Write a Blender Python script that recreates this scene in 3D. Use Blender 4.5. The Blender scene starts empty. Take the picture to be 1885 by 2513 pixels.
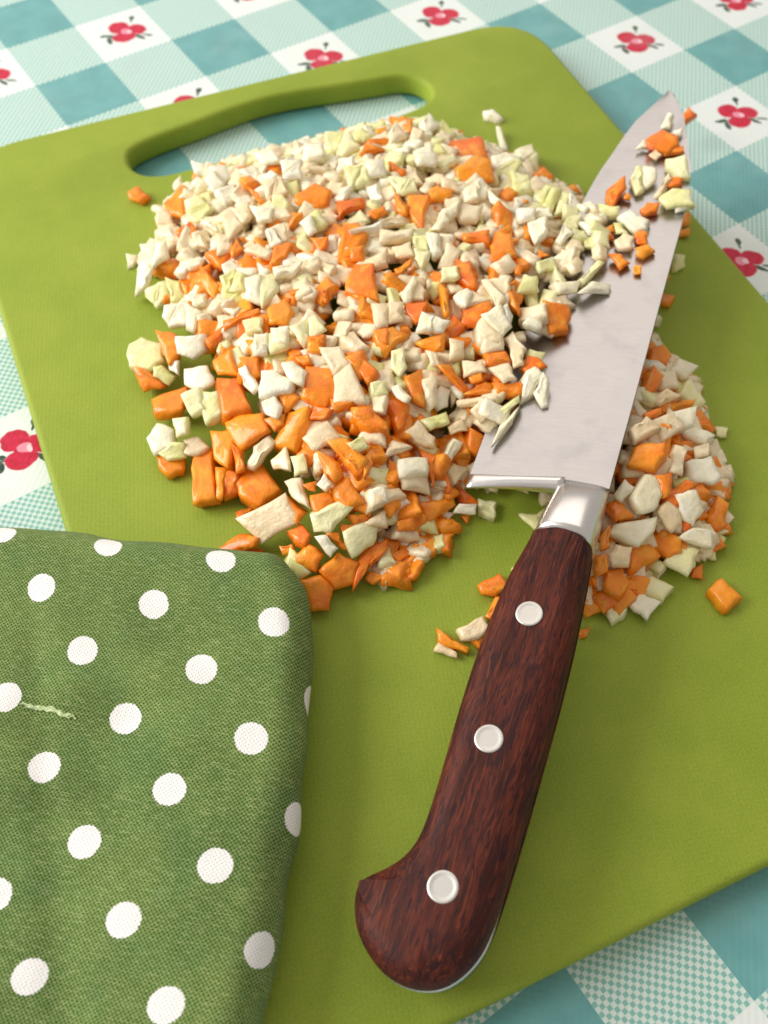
import bpy, bmesh, math, random
import numpy as np
from mathutils import Vector, Matrix, noise
from mathutils.geometry import tessellate_polygon

# ---------------------------------------------------------------- scene basics
# All layout numbers are in "cells" of the gingham tablecloth (one check = 3 cm).
K = 0.03
S = bpy.context.scene
COL = S.collection
rnd = random.Random(11)

# camera (phone held over the table)
CAM_C = (-2.7144, -11.8689, 7.5419)
CAM_R = [[0.826881, -0.561808, 0.025274], [-0.464573, -0.707714, -0.532272], [0.316921, 0.428384, -0.846196]]
cd = bpy.data.cameras.new('camera'); cam = bpy.data.objects.new('camera', cd); COL.objects.link(cam)
r_, d_, f_ = [Vector(v) for v in CAM_R]
cam.matrix_world = Matrix.Translation(Vector(CAM_C) * K) @ Matrix((r_, -d_, -f_)).transposed().to_4x4()
cd.sensor_fit = 'VERTICAL'; cd.sensor_height = 24.0; cd.lens = 24.0 * 2282.6 / 2513.0
cd.clip_start = 0.01; cd.clip_end = 20.0
cd.dof.use_dof = True; cd.dof.focus_distance = 0.222; cd.dof.aperture_fstop = 11.0
S.camera = cam

# world: even indoor ambient light
W = bpy.data.worlds.new('World'); S.world = W; W.use_nodes = True
bg = W.node_tree.nodes['Background']
bg.inputs[0].default_value = (1.0, 0.93, 0.84, 1); bg.inputs[1].default_value = 0.48

def lamp(name, loc, target, sx, sy, power, color):
    l = bpy.data.lights.new(name, 'AREA'); l.shape = 'RECTANGLE'; l.size = sx; l.size_y = sy
    l.energy = power; l.color = color
    o = bpy.data.objects.new(name, l); COL.objects.link(o)
    o.location = loc
    o.rotation_euler = (Vector(target) - Vector(loc)).to_track_quat('-Z', 'Y').to_euler()
    return o
T0 = (1.5 * K, -7.5 * K, 0)
# window beyond the upper left of the picture, and a ceiling lamp over the table
lamp('window_light', (-0.95, 0.55, 0.68), T0, 0.9, 0.9, 26.5, (1.0, 0.985, 0.95))
lamp('ceiling_light', (0.62, 1.0, 1.45), T0, 1.7, 1.7, 11.5, (1.0, 0.89, 0.80))
S.view_settings.view_transform = 'Standard'; S.view_settings.look = 'None'
S.view_settings.exposure = 0.0; S.view_settings.gamma = 1.0
S.render.engine = 'CYCLES'
S.cycles.max_bounces = 16; S.cycles.diffuse_bounces = 12; S.cycles.glossy_bounces = 6
S.render.resolution_x = 768; S.render.resolution_y = 1024

# ---------------------------------------------------------------- node helpers
class Mat:
    def __init__(s, name):
        s.m = bpy.data.materials.new(name); s.m.use_nodes = True
        s.t = s.m.node_tree; s.b = s.t.nodes['Principled BSDF']
        s.tc = s.n('ShaderNodeTexCoord')
    def n(s, t, **kw):
        x = s.t.nodes.new(t)
        for k, v in kw.items(): setattr(x, k, v)
        return x
    def put(s, sock, v):
        if v is None: return
        if isinstance(v, bpy.types.NodeSocket): s.t.links.new(v, sock)
        elif isinstance(v, (tuple, list)) and len(v) == 3 and sock.type == 'RGBA': sock.default_value = (*v, 1)
        else: sock.default_value = v
    def math(s, op, a, b=None, c=None, clamp=False):
        x = s.n('ShaderNodeMath', operation=op, use_clamp=clamp)
        s.put(x.inputs[0], a); s.put(x.inputs[1], b)
        if c is not None: s.put(x.inputs[2], c)
        return x.outputs[0]
    def add(s, a, b): return s.math('ADD', a, b)
    def sub(s, a, b): return s.math('SUBTRACT', a, b)
    def mul(s, a, b): return s.math('MULTIPLY', a, b)
    def mix(s, f, a, b):
        x = s.n('ShaderNodeMix', data_type='RGBA'); s.put(x.inputs[0], f); s.put(x.inputs[6], a); s.put(x.inputs[7], b)
        return x.outputs[2]
    def step(s, v, e0, e1):            # smooth ramp 0..1 from e0 to e1
        x = s.n('ShaderNodeMapRange', interpolation_type='SMOOTHSTEP', clamp=True)
        s.put(x.inputs[0], v); x.inputs[1].default_value = e0; x.inputs[2].default_value = e1
        return x.outputs[0]
    def noise(s, vec, scale, detail=2, rough=0.5, out=0):
        x = s.n('ShaderNodeTexNoise'); s.put(x.inputs['Vector'], vec)
        x.inputs['Scale'].default_value = scale; x.inputs['Detail'].default_value = detail
        x.inputs['Roughness'].default_value = rough
        return x.outputs[out]
    def xyz(s, v):
        x = s.n('ShaderNodeSeparateXYZ'); s.put(x.inputs[0], v); return x.outputs
    def vec(s, a, b, c=0.0):
        x = s.n('ShaderNodeCombineXYZ'); s.put(x.inputs[0], a); s.put(x.inputs[1], b); s.put(x.inputs[2], c); return x.outputs[0]
    def scale(s, v, k):
        x = s.n('ShaderNodeVectorMath', operation='MULTIPLY'); s.put(x.inputs[0], v); x.inputs[1].default_value = k if isinstance(k, tuple) else (k, k, k)
        return x.outputs[0]
    def bump(s, h, strength, dist):
        x = s.n('ShaderNodeBump'); x.inputs['Strength'].default_value = strength; x.inputs['Distance'].default_value = dist
        s.put(x.inputs['Height'], h); s.put(s.b.inputs['Normal'], x.outputs[0]); return x
    def set(s, **kw):
        for k, v in kw.items(): s.put(s.b.inputs[k.replace('_', ' ')], v)
        return s

# ---- tablecloth: gingham oilcloth with printed flowers
def mat_cloth():
    m = Mat('printed_oilcloth')
    p = m.scale(m.tc.outputs['Object'], 1.0 / K)
    X, Y, _ = m.xyz(p)
    # check edges follow the fine weave: quantise to 1/26 of a check
    q = 26.0
    jx = m.math('DIVIDE', m.math('FLOOR', m.mul(X, q)), q); jy = m.math('DIVIDE', m.math('FLOOR', m.mul(Y, q)), q)
    ox = m.math('GREATER_THAN', m.math('FLOORED_MODULO', m.add(jx, 0.001), 2.0), 1.0)      # odd column
    oy = m.math('LESS_THAN', m.math('FLOORED_MODULO', m.add(jy, 0.001), 2.0), 1.0)        # odd row
    white = m.mul(ox, oy)
    teal = m.mul(m.sub(1.0, ox), m.sub(1.0, oy))
    # fine twill of the mixed checks
    sx = m.math('SINE', m.mul(X, q * math.pi)); sy = m.math('SINE', m.mul(Y, q * math.pi))
    tw = m.step(m.mul(sx, sy), -0.22, 0.30)
    n1 = m.noise(p, 3.0, 3)
    TEAL = m.mix(m.step(n1, 0.3, 0.7), (0.130, 0.35, 0.355), (0.160, 0.405, 0.405))
    WHITE = (0.76, 0.82, 0.80)
    HATCH = m.mix(tw, (0.64, 0.76, 0.71), (0.24, 0.50, 0.45))
    col = m.mix(white, m.mix(teal, HATCH, TEAL), WHITE)
    # flower in each white check
    wob = m.noise(p, 9.0, 2, out=1)
    wx, wy, _ = m.xyz(wob)
    lx = m.add(m.sub(m.math('FLOORED_MODULO', X, 1.0), 0.5), m.mul(m.sub(wx, 0.5), 0.05))
    ly = m.add(m.sub(m.math('FLOORED_MODULO', Y, 1.0), 0.5), m.mul(m.sub(wy, 0.5), 0.05))
    e1 = m.add(m.mul(lx, 0.827), m.mul(ly, -0.562)); e2 = m.add(m.mul(lx, 0.562), m.mul(ly, 0.827))
    def ell(cx, cy, a, b, ang):
        c, s_ = math.cos(math.radians(ang)), math.sin(math.radians(ang))
        dx = m.sub(e1, cx); dy = m.sub(e2, cy)
        u = m.math('DIVIDE', m.add(m.mul(dx, c), m.mul(dy, s_)), a)
        v = m.math('DIVIDE', m.sub(m.mul(dy, c), m.mul(dx, s_)), b)
        r2 = m.add(m.mul(u, u), m.mul(v, v))
        return m.sub(1.0, m.step(r2, 0.86, 1.14))
    def uni(L):
        r = L[0]
        for k in L[1:]: r = m.math('MAXIMUM', r, k)
        return r
    leaf = uni([ell(.066, .385, .042, .05, 0), ell(-.215, -.085, .095, .032, 14), ell(-.15, -.19, .036, .08, 18),
                ell(.245, -.065, .095, .028, -32), ell(.345, -.02, .08, .022, -6), ell(.065, .32, .014, .06, 0), ell(-.13, -.10, .05, .014, 30), ell(.17, -.03, .05, .014, -25)])
    petal = uni([ell(-.085, .15, .145, .12, 22), ell(.175, .115, .14, .115, -8), ell(-.12, .08, .09, .09, 0), ell(.02, -.10, .15, .115, 8), ell(.10, -.06, .09, .09, 0),
                 ell(.04, .05, .12, .12, 0), ell(.22, .06, .07, .07, 0)])
    pink = ell(.035, .055, .075, .062, 10)
    dab = ell(.085, .05, .03, .045, 20)
    leafcol = m.mix(m.step(m.noise(p, 20, 1), .35, .65), (0.02, 0.05, 0.035), (0.06, 0.12, 0.08))
    pet = m.mix(m.step(m.noise(p, 14, 2), .35, .65), (0.50, 0.006, 0.035), (0.62, 0.012, 0.06))
    f = m.mix(m.mul(leaf, white), col, leafcol)
    f = m.mix(m.mul(petal, white), f, pet)
    f = m.mix(m.mul(pink, white), f, (0.80, 0.28, 0.38))
    f = m.mix(m.mul(dab, white), f, (0.90, 0.62, 0.66))
    # faint soiling
    f = m.mix(m.mul(m.step(m.noise(p, 1.1, 4), .5, .8), .12), f, (0.5, 0.55, 0.5))
    m.set(Base_Color=f, Roughness=0.42, Specular_IOR_Level=0.35)
    h = m.add(m.mul(m.mul(sx, sy), .5), m.mul(m.noise(p, 1.3, 2), 8))
    m.bump(h, 0.25, 0.0002)
    return m.m

def mat_board():
    m = Mat('green_plastic')
    p = m.scale(m.tc.outputs['Object'], 1.0 / K)
    X, Y, _ = m.xyz(p)
    n = m.noise(p, 1.2, 4, .6); g = m.noise(p, 60.0, 2, .6)
    c = m.mix(m.step(n, .3, .7), (0.222, 0.315, 0.030), (0.275, 0.358, 0.042))
    c = m.mix(m.mul(m.step(g, .35, .7), .34), c, (0.44, 0.43, 0.05))
    c = m.mix(m.mul(m.step(m.noise(p, 75.0, 1), .52, .72), .30), c, (0.15, 0.27, 0.03))
    # fine diagonal grain pressed into the plastic
    a = m.math('SINE', m.mul(m.add(X, m.mul(Y, 0.35)), 110.0)); b = m.math('SINE', m.mul(m.sub(Y, m.mul(X, 0.35)), 110.0))
    gr = m.mul(a, b)
    c = m.mix(m.mul(m.step(gr, -.2, .9), .10), c, (0.17, 0.26, 0.03))
    # knife scratches
    sc = m.noise(m.scale(p, (9.0, 0.7, 1.0)), 3.0, 3, .7)
    c = m.mix(m.mul(m.step(sc, .66, .74), .10), c, (0.45, 0.50, 0.16))
    m.set(Base_Color=c, Roughness=m.add(0.50, m.mul(n, .15)), Specular_IOR_Level=0.22, Subsurface_Weight=0.06)
    m.b.inputs['Subsurface Radius'].default_value = (1, 1, .3); m.b.inputs['Subsurface Scale'].default_value = 0.002
    m.bump(m.add(m.mul(gr, .5), m.mul(g, 1.2)), 0.22, 0.00015)
    return m.m

def mat_wood():
    m = Mat('rosewood')
    p = m.scale(m.tc.outputs['Object'], 1.0 / K)
    w = m.noise(m.scale(p, (.8, 3.0, 3.0)), 2.0, 3, out=1)
    wv = m.n('ShaderNodeVectorMath', operation='ADD'); m.put(wv.inputs[0], p); m.put(wv.inputs[1], m.scale(w, .12))
    p2 = wv.outputs[0]
    big = m.noise(m.scale(p2, (.8, 4.5, 4.5)), 2.0, 4, .6)
    st = m.noise(m.scale(p2, (1.5, 20.0, 20.0)), 2.0, 4, .65)
    fl = m.noise(m.scale(p2, (3.0, 34.0, 34.0)), 2.0, 3, .6)
    c = m.mix(m.step(big, .34, .66), (0.032, 0.0065, 0.0045), (0.092, 0.0165, 0.0085))
    c = m.mix(m.step(st, .46, .74), c, (0.15, 0.033, 0.013))
    c = m.mix(m.mul(m.step(fl, .53, .63), .85), c, (0.012, 0.004, 0.008))
    c = m.mix(m.mul(m.step(m.noise(m.scale(p2, (2.2, 9.0, 9.0)), 2.0, 3), .56, .66), .75), c, (0.022, 0.006, 0.009))
    m.set(Base_Color=c, Roughness=m.add(.46, m.mul(st, .25)), Specular_IOR_Level=0.22)
    m.bump(m.sub(st, m.mul(fl, .6)), 0.25, 0.0002)
    return m.m

def mat_steel(name, base, rough, brush=0.0, smear=0.0):
    m = Mat(name)
    p = m.scale(m.tc.outputs['Object'], 1.0 / K)
    br = m.noise(m.scale(p, (26.0, 1.2, 8.0)), 4.0, 3, .6)
    sm = m.noise(p, 2.2, 4, .6)
    c = m.mix(m.mul(m.step(br, .3, .7), brush), base, tuple(k * .86 for k in base))
    if smear:
        c = m.mix(m.mul(m.step(sm, .5, .75), smear), c, tuple(k * .82 for k in base))
    m.set(Base_Color=c, Metallic=1.0, Roughness=m.add(rough, m.mul(sm, .10)))
    m.bump(br, 0.05 + brush * .25, 0.00005)
    return m.m

def mat_food(name, ca, cb, speck, sss, rough, fibre=0.0, trans=0.0, sscale=0.004):
    m = Mat(name)
    oi = m.n('ShaderNodeObjectInfo')
    p = m.scale(m.tc.outputs['Object'], 1.0 / K)
    off = m.n('ShaderNodeVectorMath', operation='ADD'); m.put(off.inputs[0], p)
    m.put(off.inputs[1], m.vec(m.mul(oi.outputs['Random'], 37.0), m.mul(oi.outputs['Random'], 11.0), 0))
    q = off.outputs[0]
    n = m.noise(q, 4.0, 3, .6)
    t = m.add(m.mul(oi.outputs['Random'], .8), m.mul(m.sub(n, .45), 2.0))
    c = m.mix(m.math('ADD', t, 0.0, clamp=True), ca, cb)
    if fibre:
        fb = m.noise(m.scale(q, (3.0, 30.0, 30.0)), 2.0, 2)
        c = m.mix(m.mul(m.step(fb, .45, .65), fibre), c, speck)
    else:
        c = m.mix(m.mul(m.step(m.noise(q, 9.0, 3), .5, .7), .55), c, speck)
    m.set(Base_Color=c, Roughness=m.add(rough, m.mul(n, .2)), Subsurface_Weight=sss, Specular_IOR_Level=0.35)
    m.b.inputs['Subsurface Radius'].default_value = (1, .9, .72); m.b.inputs['Subsurface Scale'].default_value = sscale
    m.b.inputs['Coat Weight'].default_value = .5; m.b.inputs['Coat Roughness'].default_value = .12
    bp_ = m.bump(m.add(m.noise(q, 12.0, 3, .6), m.mul(m.noise(q, 40.0, 2), .3)), 0.5, 0.0008)
    if trans:      # watery flesh lets light through
        tr = m.n('ShaderNodeBsdfTranslucent'); m.put(tr.inputs[0], c)
        mx = m.n('ShaderNodeMixShader'); mx.inputs[0].default_value = trans
        m.t.links.new(m.b.outputs[0], mx.inputs[1]); m.t.links.new(tr.outputs[0], mx.inputs[2])
        m.t.links.new(mx.outputs[0], m.t.nodes['Material Output'].inputs['Surface'])
    return m.m

def mat_napkin(NUV):
    m = Mat('polka_dot_linen')
    uv = m.n('ShaderNodeUVMap', uv_map='print'); U, V, _ = m.xyz(uv.outputs[0])
    p = m.scale(m.tc.outputs['Object'], 1.0 / K)
    wob = m.mul(m.sub(m.noise(p, 18, 2), .5), .012)
    fu = m.sub(m.math('FLOORED_MODULO', m.add(U, .5), 1.0), .5)
    fv = m.sub(m.math('FLOORED_MODULO', m.add(V, .5), 1.0), .5)
    ax, ay, cx, cy = .676, -.634, .024, -.641
    ex = m.add(m.mul(fu, ax), m.mul(fv, cx)); ey = m.add(m.mul(fu, ay), m.mul(fv, cy))
    r = m.math('SQRT', m.add(m.mul(ex, ex), m.mul(ey, ey)))
    # weave: metric coordinates along the printed rows
    mx = m.add(m.mul(U, ax), m.mul(V, cx)); my = m.add(m.mul(U, ay), m.mul(V, cy))
    s1 = m.add(m.mul(mx, .73), m.mul(my, -.683)); s2 = m.add(m.mul(mx, .683), m.mul(my, .73))
    D = math.pi / 0.0160
    jit = m.mul(m.sub(m.noise(m.vec(m.mul(s1, .6), m.mul(s2, 9.0)), 6.0, 2), .5), .010)
    jit2 = m.mul(m.sub(m.noise(m.vec(m.mul(s1, 9.0), m.mul(s2, .6)), 6.0, 2), .5), .010)
    a = m.math('SINE', m.mul(m.add(s1, jit2), D)); b = m.math('SINE', m.mul(m.add(s2, jit), D))
    wv = m.mul(a, b)
    thr_h = m.noise(m.vec(m.mul(s1, 5.0), m.mul(s2, 45.0)), 2.0, 2, .7)      # slubs along weft
    thr_v = m.noise(m.vec(m.mul(s1, 45.0), m.mul(s2, 5.0)), 2.0, 2, .7)
    cl = m.noise(p, 1.6, 4, .6)
    c = m.mix(m.step(cl, .3, .7), (0.098, 0.168, 0.036), (0.145, 0.225, 0.050))
    c = m.mix(m.mul(m.step(thr_h, .46, .70), .45), c, (0.50, 0.56, 0.24))
    c = m.mix(m.mul(m.step(thr_v, .48, .72), .38), c, (0.28, 0.42, 0.17))
    c = m.mix(m.mul(m.step(m.noise(p, 1.9, 3), .45, .8), .28), c, (0.045, 0.165, 0.065))
    hole = m.step(wv, .30, .90)
    c = m.mix(m.mul(m.step(wv, -.2, -.95), .35), c, (0.40, 0.50, 0.24))
    c = m.mix(m.mul(hole, .95), c, (0.008, 0.02, 0.006))
    dot = m.sub(1.0, m.step(m.add(r, m.add(wob, m.mul(wv, .004))), .112, .121))
    dc = m.mix(m.mul(hole, .5), (0.88, 0.87, 0.86), (0.42, 0.46, 0.40))
    c = m.mix(dot, c, dc)
    m.set(Base_Color=c, Roughness=.85, Specular_IOR_Level=.15, Sheen_Weight=.05)
    m.bump(m.sub(m.mul(m.add(thr_h, thr_v), .8), m.mul(hole, .6)), 0.5, 0.0002)
    return m.m

# ---------------------------------------------------------------- mesh helpers
def link(name, verts, faces, mat, parent=None, smooth=True, origin=None):
    o0 = Vector(origin) if origin is not None else Vector((0, 0, 0))
    me = bpy.data.meshes.new(name)
    me.from_pydata([tuple((Vector(v) - o0) * K) for v in verts], [], faces)
    me.update()
    bm = bmesh.new(); bm.from_mesh(me); bmesh.ops.recalc_face_normals(bm, faces=bm.faces); bm.to_mesh(me); bm.free()
    if smooth:
        for f in me.polygons: f.use_smooth = True
    me.materials.append(mat)
    o = bpy.data.objects.new(name, me); COL.objects.link(o); o.location = o0 * K
    if parent: o.parent = parent
    return o

def tag(o, label=None, cat=None, group=None, kind=None):
    if label: o['label'] = label
    if cat: o['category'] = cat
    if group: o['group'] = group
    if kind: o['kind'] = kind
    return o

def orient(L):
    a = sum(L[i][0] * L[(i + 1) % len(L)][1] - L[(i + 1) % len(L)][0] * L[i][1] for i in range(len(L)))
    return L if a > 0 else L[::-1]

def resample(L, step, closed=True):
    out = []
    n = len(L)
    for i in range(n if closed else n - 1):
        a = Vector(L[i]); b = Vector(L[(i + 1) % n]); k = max(1, int(round((b - a).length / step)))
        out += [tuple(a.lerp(b, j / k)) for j in range(k)]
    if not closed: out.append(tuple(L[-1]))
    return out

def chaikin(L, it=2, closed=True):
    for _ in range(it):
        o = []; n = len(L)
        for i in range(n if closed else n - 1):
            a = Vector(L[i]); b = Vector(L[(i + 1) % n]); o += [tuple(a.lerp(b, .25)), tuple(a.lerp(b, .75))]
        if not closed: o = [tuple(L[0])] + o + [tuple(L[-1])]
        L = o
    return L

def normals2(L):
    n = len(L); out = []
    for i in range(n):
        a = Vector(L[i - 1]); b = Vector(L[(i + 1) % n]); d = (b - a); d.normalize(); out.append(Vector((d.y, -d.x)))
    return out     # outward for CCW loops

def prism(name, outer, holes, profile, mat, parent=None, zf=None, origin=None):
    """closed solid from an outline: profile = [(inset, z), ...] from top to bottom"""
    loops = [orient(outer)] + [orient(h)[::-1] for h in holes]
    nrm = [normals2(l) for l in loops]
    verts = []; faces = []; index = []
    for (ins, z) in profile:
        row = []
        for l, nn in zip(loops, nrm):
            r = []
            for p, q in zip(l, nn):
                x, y = p[0] - q.x * ins, p[1] - q.y * ins
                r.append(len(verts)); verts.append((x, y, zf(x, y, z) if zf else z))
            row.append(r)
        index.append(row)
    for a, b in zip(index[:-1], index[1:]):
        for ra, rb in zip(a, b):
            n = len(ra)
            for i in range(n): faces.append((ra[i], ra[(i + 1) % n], rb[(i + 1) % n], rb[i]))
    for row, flip in ((index[0], False), (index[-1], True)):
        flat = [i for r in row for i in r]
        tri = tessellate_polygon([[Vector((verts[i][0], verts[i][1], 0)) for i in r] for r in row])
        for t in tri:
            t = tuple(flat[k] for k in t)
            faces.append(t[::-1] if flip else t)
    return link(name, verts, faces, mat, parent, True, origin)

def shade_auto(o, ang=35):
    me = o.data
    bm = bmesh.new(); bm.from_mesh(me)
    for e in bm.edges:
        if len(e.link_faces) == 2 and e.calc_face_angle(0) > math.radians(ang): e.smooth = False
    bm.to_mesh(me); bm.free()
    return o

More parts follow.
